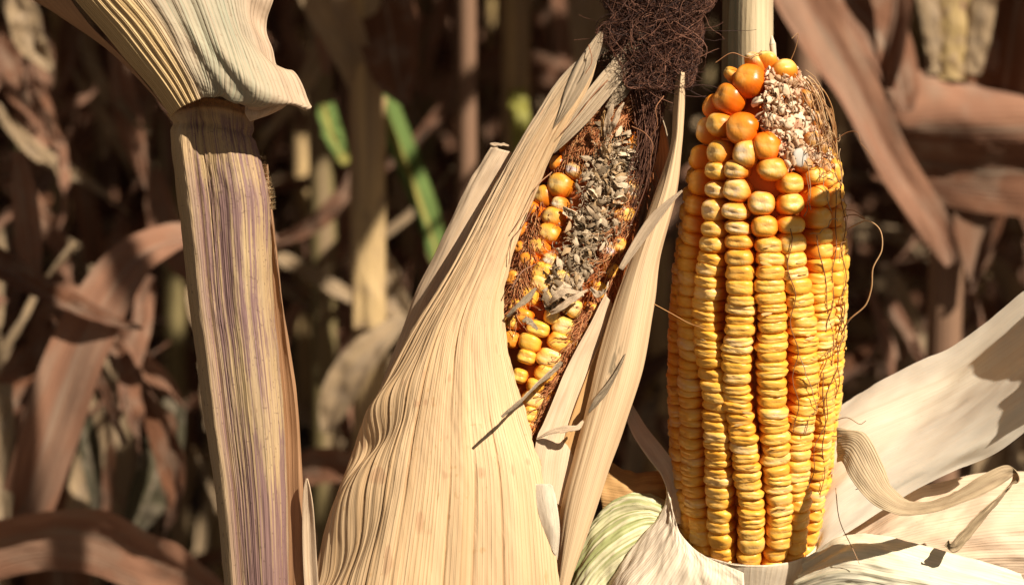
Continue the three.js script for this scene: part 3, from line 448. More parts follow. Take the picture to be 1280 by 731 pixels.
  for (let k = 0; k < 1300; k++) {
    const t = mix(-0.2, 1.25, r()), h = mix(478, 621, r()); const q = project(at(t, h)); if (q[0] < 938 + Math.max(0, q[1] - 130) * 0.42 || q[1] > 206 + (q[0] > 985 ? 8 : -8)) continue;
    const s = mix(2.2, 7.5, r()) * S, m = new THREE.Matrix4().compose(at(t, h, -14 + 10 * r()), rndQ(r), new THREE.Vector3(s, s * 0.7, s * 0.8)); bits.add(r() < 0.6 ? hulls[Math.floor(r() * 7)] : r() < 0.6 ? shells[Math.floor(r() * 5)] : lumps[Math.floor(r() * 6)], m, cream[Math.floor(r() * 5)]);
  }
  part('chewed_crumbs', bits.geo(), bitMat, ear, { kind: 'stuff', label: 'pale crumbly chewed tip' });
  for (const [px, py, s] of [[962, 103, 11], [976, 92, 9], [944, 128, 10], [958, 124, 11], [972, 118, 10], [986, 112, 11], [950, 146, 10], [966, 150, 9], [980, 136, 11], [996, 128, 10], [990, 154, 11], [1004, 146, 10], [974, 168, 9], [988, 176, 9], [1002, 168, 9], [1013, 158, 8], [1010, 182, 8]]) {
    const [t, h] = find(px, py), m = new THREE.Matrix4().compose(at(t, h, -9), rndQ(r), new THREE.Vector3(s * 0.9 * S, s * 0.7 * S, s * 0.75 * S)); const mb = plain(mix3([0.66, 0.45, 0.28], [0.82, 0.66, 0.46], r()), 0.7); putKernel(ear, 'chewed_kernel', r() < 0.5 ? lumps[Math.floor(r() * 6)] : shells[Math.floor(r() * 5)], mb, m);
  }
  { const [t, h] = find(1003, 197), [tx, ty, nz] = frame(t, h); putKernel(ear, 'kernel', roundK[2], plain([0.50, 0.45, 0.38], 0.6), basis(tx, ty, nz, at(t, h, -5), 11 * S, 11.5 * S, 4.5 * S)).userData.label = 'white split kernel'; }
  { const s = new MB(); s.tube([F(965, 92, 20), F(968, 76, 30), F(966, 55, 34)], 3.2 * S, 4.2 * S, [0.72, 0.6, 0.42], 7); s.tube([F(966, 55, 34), F(965, 44, 35)], 4.2 * S, 0.8 * S, [0.72, 0.6, 0.42], 7); part('cob_tip', s.geo(), chaffMat, ear); }
  for (const [px, py, hw, hh] of [[1017, 128, 12, 14], [1028, 152, 11, 14], [1035, 182, 11, 15], [1021, 176, 12, 13], [1012, 208, 13, 10], [1038, 210, 9, 11]]) { const [t, h] = find(px, py), [tx, ty, nz] = frame(t, h); putKernel(ear, 'kernel', roundK[(px + py) % 5], kAmber, basis(tx, ty, nz, at(t, h, -15), hw * S, hh * S, 16 * S)); }
  // silk threads left on the ear
  const sk = new MB();
  for (let k = 0; k < 24; k++) {
    let t = mix(0.25, 1.2, Math.pow(r(), 0.7)), h = mix(430, 600, r()); const n = 6 + Math.floor(r() * 8), pts = []; let a = r() * 6.28, dt = 0;
    if (k % 6 === 0) { h = mix(150, 420, r()); }
    for (let j = 0; j < n; j++) { pts.push(at(t, clamp(h, 0, 617), 3 + 5 * r())); a += (r() - 0.5) * 1.2; t += 0.055 * Math.cos(a); h += 9 * Math.sin(a); }
    const c = r() < 0.5 ? [0.30, 0.15, 0.06] : [0.42, 0.26, 0.13]; sk.tube(pts, 0.7 * S, 0.45 * S, c, 4);
  }
  for (let k = 0; k < 18; k++) { let t = mix(0.6, 1.2, r()), h = mix(560, 605, r()); const pts = []; const dt = mix(0.0, 0.05, r()), n = 12; for (let j = 0; j < n; j++) { pts.push(at(t, h, 2 + 6 * Math.sin(j * 0.5 + k) * 0.6)); h -= mix(4, 9, r()); t += dt * (r() - 0.3); } sk.tube(pts, 1.0 * S, 0.5 * S, [[0.42, 0.22, 0.09], [0.5, 0.32, 0.16], [0.3, 0.14, 0.05]][k % 3], 4); }
  for (const [th0, h0, n, da] of [[0.95, 470, 26, -0.012], [1.2, 500, 30, -0.006], [0.55, 420, 22, 0.02], [0.2, 430, 26, 0.008], [1.1, 330, 24, -0.02], [0.7, 250, 20, 0.015]]) { const pts = []; let t = th0, h = h0; for (let j = 0; j < n; j++) { pts.push(at(t, h, 3 + 2 * Math.sin(j))); h -= 10; t += da + 0.03 * Math.sin(j * 0.9 + h0); } sk.tube(pts, 0.8 * S, 0.6 * S, [0.24, 0.10, 0.04], 4); }
  const curve = (pts, r0, r1, col) => { const v = pts.map((q) => F(...q)), o = []; const n = pts.length * 6; for (let j = 0; j <= n; j++) o.push(spline1(v, j / n)); sk.tube(o, r0 * S, r1 * S, col, 5); };
  curve([[1052, 418, 0], [1062, 400, 20], [1082, 382, 30], [1090, 360, 35], [1092, 335, 40], [1103, 312, 40], [1101, 288, 35], [1086, 276, 30], [1070, 281, 20], [1054, 290, 5]], 1.1, 0.7, [0.45, 0.27, 0.13]);
  curve([[1052, 272, 0], [1068, 268, 10], [1082, 274, 20], [1070, 264, 22], [1056, 262, 8]], 0.7, 0.5, [0.32, 0.16, 0.07]);
  curve([[1040, 180, 0], [1058, 166, 10], [1072, 165, 20], [1076, 176, 22]], 0.6, 0.4, [0.32, 0.16, 0.07]);
  curve([[1076, 178, 22], [1086, 190, 20], [1094, 202, 18]], 0.5, 0.3, [0.32, 0.16, 0.07]);
  curve([[985, 84, 30], [995, 60, 40], [998, 42, 45], [990, 48, 50]], 0.6, 0.4, [0.4, 0.22, 0.1]);
  curve([[895, 78, 40], [915, 66, 48], [935, 72, 50], [950, 66, 50], [958, 74, 45]], 0.6, 0.5, [0.42, 0.2, 0.09]);
  curve([[1020, 118, 20], [1036, 140, 18], [1046, 180, 8], [1050, 230, 0]], 1.3, 0.7, [0.5, 0.3, 0.14]);
  curve([[1000, 102, 20], [1025, 108, 24], [1040, 132, 20], [1045, 165, 10], [1049, 210, 0], [1051, 260, -10]], 1.0, 0.6, [0.42, 0.22, 0.08]);
  curve([[1045, 525, 0], [1060, 522, 20], [1075, 530, 30], [1083, 526, 34]], 0.6, 0.4, [0.32, 0.17, 0.07]);
  curve([[1040, 545, 10], [1075, 548, 24], [1095, 580, 30], [1098, 600, 30], [1070, 612, 20]], 0.7, 0.5, [0.40, 0.2, 0.08]);
  curve([[1045, 610, -20], [1050, 650, 0], [1066, 685, 10], [1075, 705, 12]], 0.7, 0.4, [0.5, 0.3, 0.16]);
  curve([[818, 380, 30], [840, 392, 20], [862, 404, 15], [880, 410, 25]], 0.6, 0.4, [0.5, 0.26, 0.1]);
  part('silk', sk.geo(), silkMat, ear, { kind: 'stuff' });
  // pulled-down husks
  const husk = (name, ctrl, mat, o = {}, extra) => part('husk_leaf', sheet(ctrl, o), mat, ear, extra);
  const ring = []; for (const [h, dr, dx] of [[26, 4, 0], [4, 7, 0], [-30, 11, 0], [-75, 22, -4], [-130, 30, -8]]) { const row = []; for (let k = 0; k <= 10; k++) { const t = mix(-1.72, 1.65, k / 10), hh = h - (h > 20 ? 30 * Math.cos(t) - 4 : 0) + (k === 10 && h > 0 ? 14 : 0) + (k === 0 && h > 0 ? 22 : 0); row.push(at(t, Math.max(hh, -30), dr + Math.max(0, -30 - hh) * -0.45).addScaledVector(AX, Math.min(0, hh + 30) * S * KS)); } ring.push(row); }
  part('husk_leaf', sheet(ring, { raw: true, nu: 120, nv: 26, thick: 1.4, cut: (u, v) => [u, v + 0.09 * fbm(u * 22, 1, 99, 3) * (1 - v)], disp: (u, v) => 1.2 * (noise(u * 14, v * 3, 3) - 0.5) * 2 }), M.paleB, ear, { label: 'pale husk ring wrapped round the base' });
  // big pale husk sweeping to the right, its end curling forward outside the frame
  husk('', [
    [[1000, 560, -150], [1000, 640, -120], [1004, 715, -100], [1008, 740, -95]],
    [[1044, 508, -165], [1040, 575, -115], [1034, 640, -85], [1030, 690, -80]],
    [[1122, 468, -160], [1118, 530, -110], [1100, 592, -80], [1082, 652, -78]],
    [[1200, 428, -140], [1200, 490, -95], [1186, 548, -70], [1162, 604, -74]],
    [[1282, 362, -110], [1290, 430, -60], [1274, 490, -40], [1246, 566, -58]],
    [[1352, 312, -70], [1366, 384, -20], [1350, 446, 0], [1312, 514, -20]],
    [[1398, 288, 6], [1420, 344, 50], [1410, 402, 62], [1368, 462, 34]],
    [[1422, 272, 92], [1446, 322, 120], [1436, 374, 125], [1398, 426, 98]],
  ], M.pale, { nu: 70, nv: 110, thick: 0, cut: (u, v) => [clamp(u + 0.03 * (fbm(v * 20, 2, 62) - 0.5) * (1 - 2 * u)), v], disp: (u, v) => 8 * (fbm(u * 5, v * 6, 61, 2) - 0.5) * 2 + 2.2 * (fbm(u * 12 + 3 * v, v * 14, 63, 3) - 0.5) * 2 + 4 * Math.exp(-((u - 0.42 - 0.1 * v) ** 2) / 0.002) * smooth(0.2, 0.4, v) }, { label: 'broad cream husk sweeping out to the side' });
  husk('', [
    [[1010, 760, -160], [1012, 735, -140], [1015, 715, -125], [1020, 690, -130], [1025, 672, -150]],
    [[1080, 740, -120], [1082, 712, -95], [1085, 690, -90], [1090, 665, -110], [1095, 640, -140]],
    [[1160, 735, -90], [1162, 705, -70], [1160, 672, -75], [1158, 640, -100], [1150, 608, -140]],
    [[1240, 735, -70], [1240, 700, -55], [1235, 662, -65], [1228, 625, -95], [1215, 594, -135]],
    [[1330, 740, -60], [1330, 700, -50], [1325, 658, -60], [1315, 620, -90], [1300, 588, -130]],
  ], M.pink, { nu: 60, nv: 60, thick: 1.5, disp: (u, v) => 7 * (fbm(u * 4, v * 5, 65, 2) - 0.5) * 2 + 3 * (fbm(u * 18, v * 12, 66, 3) - 0.5) * 2 }, { label: 'tan husk lying low to the side' });
  husk('', [
    [[985, 800, -70], [990, 760, -52], [996, 725, -50], [1005, 700, -62]],
    [[1050, 790, -20], [1052, 745, -8], [1055, 705, -10], [1058, 670, -40]],
    [[1120, 790, 10], [1122, 752, 22], [1120, 715, 16], [1115, 672, -20]],
    [[1200, 795, 26], [1202, 765, 40], [1198, 730, 32], [1188, 690, -8]],
    [[1290, 800, 30], [1292, 782, 44], [1288, 752, 36], [1278, 716, 0]],
  ], M.paleGreen, { nu: 60, nv: 60, thick: 1.5, disp: (u, v) => 9 * (fbm(u * 7, v * 2.5, 69, 3) - 0.5) * 2 + 2.5 * (fbm(u * 20, v * 14, 70, 3) - 0.5) * 2 }, { label: 'greenish cream husk drooping at the bottom' });
  part('husk_leaf', ribbon([[1046, 556, 10, 22, -10], [1066, 558, 30, 24, -10], [1085, 590, 46, 22, 5], [1104, 617, 54, 18, 20], [1132, 633, 58, 14, 40], [1166, 632, 60, 13, 55], [1200, 620, 62, 12, 45], [1232, 604, 60, 12, 20], [1262, 590, 50, 9, -10], [1271, 594, 40, 8, -60], [1258, 612, 34, 8, -100], [1232, 640, 38, 9, -120], [1206, 668, 40, 10, -130], [1192, 684, 40, 8, -140], [1184, 678, 42, 5, -160]], { fold: 0.06, nu: 20, nv: 130, thick: 1.0, curl: 0.14, disp: (u, v) => 2.2 * (fbm(u * 3, v * 26, 78, 3) - 0.5) * 2, cut: (u, v) => [clamp(u + 0.16 * (noise(v * 24, 1, 79) - 0.5) * (1 - u)), v] }), M.curl, ear, { label: 'narrow dry husk strip curled like a ribbon' });
  // left: greenish striped husk arching down, cream husk, thin strip, tan husk behind
  husk('', [
    [[856, 640, -120], [850, 650, -90], [846, 664, -70], [850, 690, -58], [866, 712, -50]],
    [[826, 622, -110], [814, 632, -72], [814, 652, -66], [824, 690, -58], [840, 726, -52]],
    [[788, 618, -105], [774, 634, -84], [776, 668, -62], [788, 706, -54], [812, 745, -48]],
    [[752, 640, -110], [736, 666, -86], [738, 702, -66], [754, 736, -58], [785, 775, -52]],
    [[724, 690, -120], [708, 718, -96], [712, 752, -78], [728, 785, -40], [760, 820, -44]],
    [[705, 750, -140], [690, 780, -100], [694, 810, -70], [712, 840, -60], [740, 870, -64]],
  ], M.green, { nu: 90, nv: 70, thick: 1.5, disp: (u, v) => 6 * (fbm(u * 18, v * 1.5, 73, 3) - 0.5) * 2 + 2 * (fbm(u * 22, v * 18, 74, 2) - 0.5) * 2 }, { label: 'pale green striped husk arching downwards' });
  husk('', [
    [[834, 606, -90], [842, 640, -48], [852, 668, -20], [880, 694, 4], [930, 716, 20]],
    [[828, 640, -70], [836, 662, -30], [850, 690, -4], [880, 718, 14], [930, 740, 26]],
    [[800, 672, -56], [808, 700, -20], [826, 728, 2], [864, 756, 16], [920, 780, 26]],
    [[770, 710, -50], [776, 740, -18], [798, 770, 4], [846, 795, 16], [910, 820, 24]],
    [[745, 760, -60], [752, 790, -28], [776, 815, -6], [830, 840, 6], [900, 865, 14]],
  ], M.paleB, { nu: 70, nv: 50, thick: 1.5, disp: (u, v) => 4 * (fbm(u * 6, v * 3, 75, 2) - 0.5) * 2 + 2.2 * (fbm(u * 20, v * 12, 76, 3) - 0.5) * 2 }, { label: 'cream husk folded down in front' });
  part('husk_leaf', ribbon([[784, 508, -110, 7, 10], [800, 540, -100, 10, 15], [820, 568, -90, 12, 20], [836, 592, -85, 12, 30], [842, 622, -80, 10, 45], [844, 655, -78, 8, 50]], { fold: 0.3, nu: 8, nv: 40, thick: 1 }), M.paleB, ear, { label: 'thin pale husk strip' });
  husk('', [
    [[760, 575, -150], [752, 600, -130], [752, 630, -120], [756, 650, -120]],
    [[790, 590, -140], [786, 608, -118], [788, 632, -108], [792, 652, -110]],
    [[825, 590, -140], [824, 606, -120], [826, 628, -112], [830, 648, -116]],
    [[862, 588, -170], [862, 606, -160], [864, 628, -156], [866, 648, -156]],
  ], M.tan, { nu: 30, nv: 40, thick: 1.2, disp: (u, v) => 6 * (fbm(u * 4, v * 5, 79, 2) - 0.5) * 2 }, { label: 'tan husk behind the striped one' });
}

// ---------------------------------------------------------------- the stalk behind the bare ear
{
  const b = F(930, 40, -210); b.y = 0.003; const st = thing('corn_stalk', 'pale corn stalk with split sheath standing directly behind the bare ear', 'corn stalk', b);
  const c = F(934, 40, -210);
  { const g = stalkGeo(2.0, 0.0085, 0.21, 0.16); g.translate(b.x, b.y, b.z); part('stalk', g, stalkMats[2], st); }
  part('leaf_sheath', sheet([[-60], [0], [60], [140], [300], [500], [700]].map(([y]) => [[912, y, -230], [911, y, -190], [926, y, -164], [944, y, -156], [960, y, -168], [967, y, -200], [962, y, -235]]), { nu: 40, nv: 30, thick: 2 }), M.stalkPale, st);
  growPlant(st, rngOf(52), { r: 0.0075, phase: 0.16, gap: 0.21, mat: 2, from: 1.12, h: 2.05, upright: true, dense: 0.9 });
}

// ---------------------------------------------------------------- the damaged ear in its husk
{
  const BASE = F(560, 820, -40);
  const ear = thing('corn_ear', 'husked ear torn open with mouldy grey kernels and dark silk on top', 'corn ear', BASE);
  const A0 = [800, 95], dir = [-0.339, 0.941], per = [0.941, 0.339];
  const Rt = (s) => s < 0 ? 30 : s < 120 ? mix(34, 62, s / 120) : s < 330 ? mix(62, 98, (s - 120) / 210) : 100;
  const tOf = (px, py) => (px - A0[0]) * dir[0] + (py - A0[1]) * dir[1], dOf = (px, py) => (px - A0[0]) * per[0] + (py - A0[1]) * per[1];
  const surf = (px, py) => { const s = tOf(px, py), d = dOf(px, py), R = Rt(s); const k = clamp(d / R, -0.97, 0.97); return [-72 + R * Math.sqrt(1 - k * k), k]; };
  const AX = view(-dir[0], dir[1], -0.05).normalize(), PX = view(per[0], -per[1], 0);
  const frame = (k) => { const nz = PX.clone().multiplyScalar(k).addScaledVector(FWD, -Math.sqrt(1 - k * k)).normalize(); const tx = new THREE.Vector3().crossVectors(AX, nz).normalize(); return [tx, new THREE.Vector3().crossVectors(nz, tx).normalize(), nz]; };
  { const mbp = []; for (let s = -12; s <= 700; s += 40) { const row = [], cx = A0[0] + dir[0] * s, cy = A0[1] + dir[1] * s, R = Math.max(3, (s < 0 ? 8 : Rt(s) - 12)); for (let k = 0; k <= 16; k++) { const a = k / 16 * 2 * Math.PI; row.push([cx + per[0] * R * Math.sin(a), cy + per[1] * R * Math.sin(a), -72 - R * Math.cos(a)]); } mbp.push(row); }
    part('cob', sheet(mbp, { nu: 64, nv: 60, thick: 0, disp: (u, v) => 3 * (fbm(u * 26, v * 30, 90, 2) - 0.5) * 2 }), plain([0.34, 0.10, 0.025], 0.75), ear); }
  const r = rngOf(21);
  const list = [[701, 232, 17, 16, 'r'], [682, 246, 13, 14, 'r'], [668, 262, 13, 14, 'r'], [701, 256, 10, 10, 'p'], [719, 214, 11, 11, 'd'], [693, 272, 15, 13, 'r'], [687, 292, 15, 13, 'y'], [675, 309, 13, 13, 'y'], [671, 264, 11, 11, 'o'],
    [664, 327, 14, 12, 'o'], [680, 341, 14, 12, 'y'], [689, 326, 11, 10, 'p'], [664, 371, 13, 11, 'y'], [676, 356, 13, 10, 'y'], [650, 384, 12, 9, 'y'], [701, 350, 11, 13, 'p'], [689, 372, 11, 10, 'p'], [779, 267, 15, 12, 'a'], [760, 337, 9, 10, 'a'], [791, 184, 14, 20, 'o'], [785, 238, 14, 14, 'p'], [773, 268, 14, 10, 'a'],
    [699, 176, 12, 11, 'o'], [687, 191, 12, 11, 'o'], [701, 206, 12, 12, 'o'], [711, 185, 11, 11, 'o'], [676, 216, 10, 11, 'o'], [658, 290, 11, 12, 'o'], [655, 312, 10, 10, 'o'], [646, 350, 9, 10, 'o'],
    [673, 411, 15, 9.5, 'y'], [699, 427, 16, 12, 'y'], [663, 428, 15, 11, 'y'], [687, 448, 17, 11.5, 'y'], [659, 446, 12, 9, 'y'], [682, 467, 15, 11.5, 'y'], [669, 482, 12, 9, 'y'], [667, 499, 15, 10.5, 'y'], [662, 517, 11, 11, 'y'], [703, 408, 14, 12, 'c'], [728, 414, 11, 12, 'a'], [660, 534, 10, 9, 'o'], [650, 470, 10, 9, 'y'], [716, 385, 11, 11, 'c'], [648, 505, 9, 9, 'o'], [700, 474, 9, 9, 'o'], [688, 495, 9, 9, 'o'], [680, 518, 9, 9, 'o'], [712, 455, 10, 9, 'o'], [720, 435, 9, 9, 'o'], [642, 402, 11, 10, 'y'], [657, 396, 11, 9, 'o'], [690, 396, 11, 9, 'c'], [738, 388, 10, 10, 'a'], [745, 362, 10, 11, 'a'], [770, 305, 12, 12, 'a'], [757, 312, 10, 11, 'd'], [640, 425, 10, 10, 'o']];
  list.forEach(([px, py, hw, hh, kind], k) => {
    const [z, q] = surf(px, py), [tx, ty, nz] = frame(q); const round = py < 330;
    const mat = { r: kTint[k % 2], y: kTint[[0, 2, 0, 4][k % 4]], p: kPale, d: kDry, o: kOrange, a: kTint[3], c: kPale }[kind];
    putKernel(ear, 'kernel', round ? (kind === 'o' ? roundK[k % 5] : roundY[k % 4]) : dentK[(k * 3) % 4], mat, basis(tx, ty, nz, F(px, py, z - 6), hw * 1.05 * S, hh * 1.05 * S, 15 * S));
  });
  // the mouldy patch: shrivelled hulls, crumbs, fibres
  const grey = [[0.44, 0.32, 0.20], [0.56, 0.42, 0.27], [0.68, 0.52, 0.34], [0.26, 0.18, 0.105], [0.74, 0.57, 0.38], [0.50, 0.33, 0.17]];
  const greyMats = grey.map((c) => plain(c, 0.65, { bumpMap: wrinkle, bumpScale: 0.8 * S }));
  const spotIn = () => { const s = r(); const y = mix(155, 385, s), cx = 757 - 62 * smooth(0.05, 1, s) + 22 * Math.sin(s * 3.1), hw = 34 * Math.sin(Math.PI * clamp(0.12 + 0.8 * s)) + 7; return [cx + (r() + r() - 1) * hw * 1.15, y]; };
  for (let k = 0; k < 210; k++) { const [px, py] = spotIn(), [z] = surf(px, py), s = mix(5.5, 12, r()); const sh = r() < 0.78; putKernel(ear, 'shrivelled_kernel', sh ? hulls[Math.floor(r() * 7)] : shells[Math.floor(r() * 5)], greyMats[Math.floor(r() * 6)], new THREE.Matrix4().compose(F(px, py, z + 3 + 9 * r()), new THREE.Quaternion().setFromEuler(new THREE.Euler((r() - 0.5) * 1.6, (r() - 0.5) * 1.6, r() * 6.28)), new THREE.Vector3(s * S, s * 0.8 * S, s * 0.8 * S))); }
  const fr = new MB();
  for (let k = 0; k < 650; k++) { const [px, py] = spotIn(), [z] = surf(px, py), s = mix(1.2, 4.6, r() * r()); fr.add(lumps[Math.floor(r() * 6)], new THREE.Matrix4().compose(F(px + (r() - 0.5) * 12, py + (r() - 0.5) * 16, z + 4 * r()), rndQ(r), new THREE.Vector3(s * S, s * S, s * S)), grey[Math.floor(r() * 6)].map(((q) => (x) => x * q)(mix(0.15, 0.9, r())))); }
  for (let k = 0; k < 900; k++) { const [px, py] = spotIn(), [z] = surf(px, py); let a = r() * 6.28; const pts = []; let x = px, y = py; for (let j = 0; j < 5; j++) { pts.push(F(x, y, z + 2 + 10 * r())); a += (r() - 0.5) * 2.2; x += 3.2 * Math.cos(a); y += 3.2 * Math.sin(a); } const q = mix(0.6, 1.3, r()); fr.tube(pts, 0.42 * S, 0.25 * S, grey[Math.floor(r() * 6)].map((v) => v * q), 3); }
  part('frass', fr.geo(), bitMat, ear, { kind: 'stuff', label: 'grey mouldy crumbs and hulls' });
  // pale torn flakes round the patch
  const flake = (sp, mat, o = {}, label) => { o = { disp: (u, v) => 1.6 * (fbm(u * 3 + sp[0][0], v * 9, 145, 2) - 0.5) * 2, cut: (u, v) => [clamp(u * (1 - 0.3 * noise(v * 9, sp[0][1], 6)) + 0.12 * noise(v * 11, sp[0][0], 8)), v], ...o }; return _flake(sp, mat, o, label); };
  const _flake = (sp, mat, o = {}, label) => part('torn_flake', ribbon(sp, { fold: 0.25, nu: 6, nv: 22, thick: 0.9, curl: 0.2, ...o }), mat, ear, label ? { label } : undefined);
  flake([[757, 172, 6, 2, 0], [758, 158, 14, 4, 20], [762, 142, 18, 5, 30], [766, 130, 18, 2, 10]], M.inner); flake([[762, 168, 2, 2, 0], [768, 154, 10, 4, 20], [774, 140, 12, 4, -30], [780, 128, 12, 1, 10]], M.inner); flake([[752, 170, 6, 1, 0], [753, 152, 16, 3, 30], [756, 138, 20, 2, 40]], M.tan);
  flake([[684, 382, 40, 2, 0], [694, 372, 50, 5, 30], [708, 364, 54, 5, 40], [724, 366, 50, 2, 20]], M.inner);
  flake([[634, 396, 60, 2, 0], [645, 384, 66, 4, 40], [658, 374, 64, 5, 20], [670, 360, 58, 2, 0]], M.top);
  flake([[655, 398, 60, 5, 0], [664, 404, 66, 5, 40], [672, 412, 66, 3, 60]], M.top);
  flake([[688, 392, 40, 3, 0], [703, 384, 50, 6, 30], [720, 370, 52, 5, 10], [735, 362, 46, 1, 0]], M.inner);
  flake([[738, 360, 30, 2, 0], [748, 368, 42, 5, 20], [757, 362, 48, 3, 60], [760, 352, 46, 1, 60]], M.inner);
  flake([[702, 452, 50, 3, 10], [692, 462, 78, 6, 40], [674, 478, 96, 4.4, 60], [654, 498, 110, 3.4, 50], [638, 512, 120, 3, 30], [627, 521, 124, 2.2, 20]], M.top, { nu: 8 }, 'dried grey shred sticking out');
  flake([[782, 442, 56, 0.6, 0], [772, 464, 60, 2.5, 20], [758, 486, 62, 4.5, 30], [746, 502, 62, 5, 20], [736, 516, 60, 1, 0]], M.top, {}, 'grey mouldy shred on the husk strip');
  // husk leaves
  const hl = (ctrl, mat, o, label) => part('husk_leaf', sheet(ctrl, o), mat, ear, label ? { label } : undefined);
  const rowsBig = [[48, 739, 60, 753, 50, 8], [110, 700, 98, 737, 108, 14], [180, 655, 168, 699, 178, 18], [250, 612, 244, 668, 250, 22], [330, 565, 332, 641, 328, 40], [420, 506, 428, 634, 398, 50], [520, 459, 522, 658, 506, 52], [610, 424, 612, 687, 598, 58], [731, 386, 742, 704, 738, 60], [800, 374, 805, 708, 800, 55]]
    .map(([, lx, ly, rx, ry, zr], k) => { const w = rx - lx, b = 4 + 20 * smooth(1, 6, k); return [[lx + 0.13 * w, ly + 4, zr - 0.62 * w], [lx, ly, zr - 0.29 * w], [lx + 0.08 * w, mix(ly, ry, 0.08), zr - 0.09 * w], [lx + 0.25 * w, mix(ly, ry, 0.25), zr + b * 0.6], [lx + 0.5 * w, mix(ly, ry, 0.5), zr + b], [lx + 0.78 * w, mix(ly, ry, 0.78), zr + b * 0.8], [rx, ry, zr]]; });
  const bump = (u, v, u0, v0, a, b, ang) => { const c = Math.cos(ang), s = Math.sin(ang), x = (u - u0) * c + (v - v0) * s, y = -(u - u0) * s + (v - v0) * c; return Math.exp(-x * x / (a * a) - y * y / (b * b)); };
  hl(rowsBig, M.bigHusk, { nu: 300, nv: 150, thick: 1.6, disp: (u, v) => {
    const fold = 1.4 * (fbm(u * 30, v * 22, 137, 3) - 0.5) * 2 + 1.7 * (fbm(u * 20, v * 1.4, 130, 2) - 0.5) * 2 + 0.6 * Math.sin(u * 210 + 5 * noise(u * 8, v * 3, 131)) * smooth(0.7, 0.3, u);
    const w = 13 * bump(u, v, 0.30, 0.66, 0.16, 0.035, -0.25) - 9 * bump(u, v, 0.30, 0.715, 0.16, 0.03, -0.25) + 10 * bump(u, v, 0.28, 0.80, 0.14, 0.04, -0.3) - 8 * bump(u, v, 0.33, 0.855, 0.16, 0.03, -0.3) + 8 * bump(u, v, 0.22, 0.93, 0.15, 0.04, -0.2);
    return fold * smooth(0, 0.2, v) - 1.9 * creaseAt(u, v) + 1.25 * w * smooth(0.15, 0.34, u) + 3 * bump(u, v, 0.72, 0.8, 0.02, 0.3, 0);
  }, cut: (u, v) => [u * (1 - 0.035 * (fbm(v * 30, 1, 133, 3)) * smooth(1.0, 0.75, v)), v] }, 'broad straw coloured front husk');
  // outer flap at the far side
  hl([[[614, 184, -18], [624, 186, -12], [640, 190, -14]], [[592, 216, -22], [606, 214, -14], [626, 220, -16]], [[569, 262, -30], [583, 258, -20], [602, 262, -22]], [[542, 318, -44], [554, 318, -34], [572, 326, -36]], [[517, 372, -62], [526, 376, -50], [546, 386, -52]], [[494, 432, -84], [502, 436, -72], [522, 446, -70]], [[470, 500, -96], [480, 502, -80], [500, 508, -66]]], M.inner, { nu: 24, nv: 70, thick: 1.2, disp: (u, v) => 2 * (fbm(u * 5, v * 8, 140, 2) - 0.5) * 2, cut: (u, v) => [u, v * (1 - 0.03 * noise(u * 6, 1, 4))] }, 'pale torn outer flap');
  flake([[622, 186, -30, 3, 0], [614, 182, -20, 4, 30], [626, 180, -14, 3, 50], [636, 182, -20, 1, 20]], M.inner);
  // strands of the upper husk
  part('husk_leaf', ribbon([[806, 40, -24, 3, 0], [794, 58, -18, 9, 0], [776, 82, -8, 12, 5], [752, 112, 6, 13, 5], [728, 142, 14, 12, 5], [706, 168, 18, 9, 0], [690, 190, 16, 3, 0]], { fold: -0.2, nu: 20, nv: 60, thick: 1.2, disp: (u, v) => 1.6 * Math.sin(u * 26 + v * 3) }), M.top, ear, { label: 'greyish upper husk strand' });
  part('husk_leaf', ribbon([[812, 60, -30, 7, 0], [794, 90, -22, 9, 10], [776, 116, -12, 8, 10], [760, 136, -6, 4, 0]], { fold: -0.2, nu: 14, nv: 40, thick: 1.2, disp: (u, v) => 1.4 * Math.sin(u * 18 + v * 3) }), M.top, ear);
  part('husk_leaf', ribbon([[752, 40, 10, 2, 0], [746, 54, 16, 7, 5], [732, 82, 22, 11, 5], [716, 114, 24, 10, 5], [702, 142, 24, 5, 0], [692, 160, 22, 0.6, 0]], { fold: -0.25, nu: 16, nv: 40, thick: 1.2, disp: (u, v) => 1.6 * Math.sin(u * 22 + v * 3) }), M.top, ear);
  // the long strip on the other side of the opening
  const st = [[90, 847, 857, 6], [108, 844, 857, 11], [140, 841, 856, 14], [180, 837, 853, 18], [240, 818, 847, 24], [320, 788, 826, 34], [373, 768, 819, 40], [450, 745, 807, 46], [500, 733, 793, 48], [570, 715, 768, 48], [640, 699, 745, 46], [731, 692, 713, 40], [790, 688, 700, 36]];
  hl(st.map(([y, a, b, z]) => [[a, y + 3, z - 10], [mix(a, b, 0.25), y, z + 4], [mix(a, b, 0.6), y, z + 9], [mix(a, b, 0.85), y + 1, z + 4], [b, y + 2, z - 12]]), M.strip, { nu: 70, nv: 130, thick: 1.6, disp: (u, v) => 1.6 * (fbm(u * 9, v * 4, 150, 2) - 0.5) * 2, cut: (u, v) => [u * (1 - 0.05 * noise(v * 22, 2, 7)) + 0.02 * noise(v * 30, 3, 8) * (1 - u), v] }, 'long smooth husk strip beside the opening');
  part('husk_leaf', ribbon([[776, 336, 46, 3, 0], [798, 302, 50, 6, 10], [818, 274, 56, 7, 20], [838, 252, 62, 4, 30], [853, 238, 66, 1, 30]], { fold: 0.25, nu: 8, nv: 36, thick: 1 }), M.inner, ear, { label: 'pointed splinter peeling off the strip' });
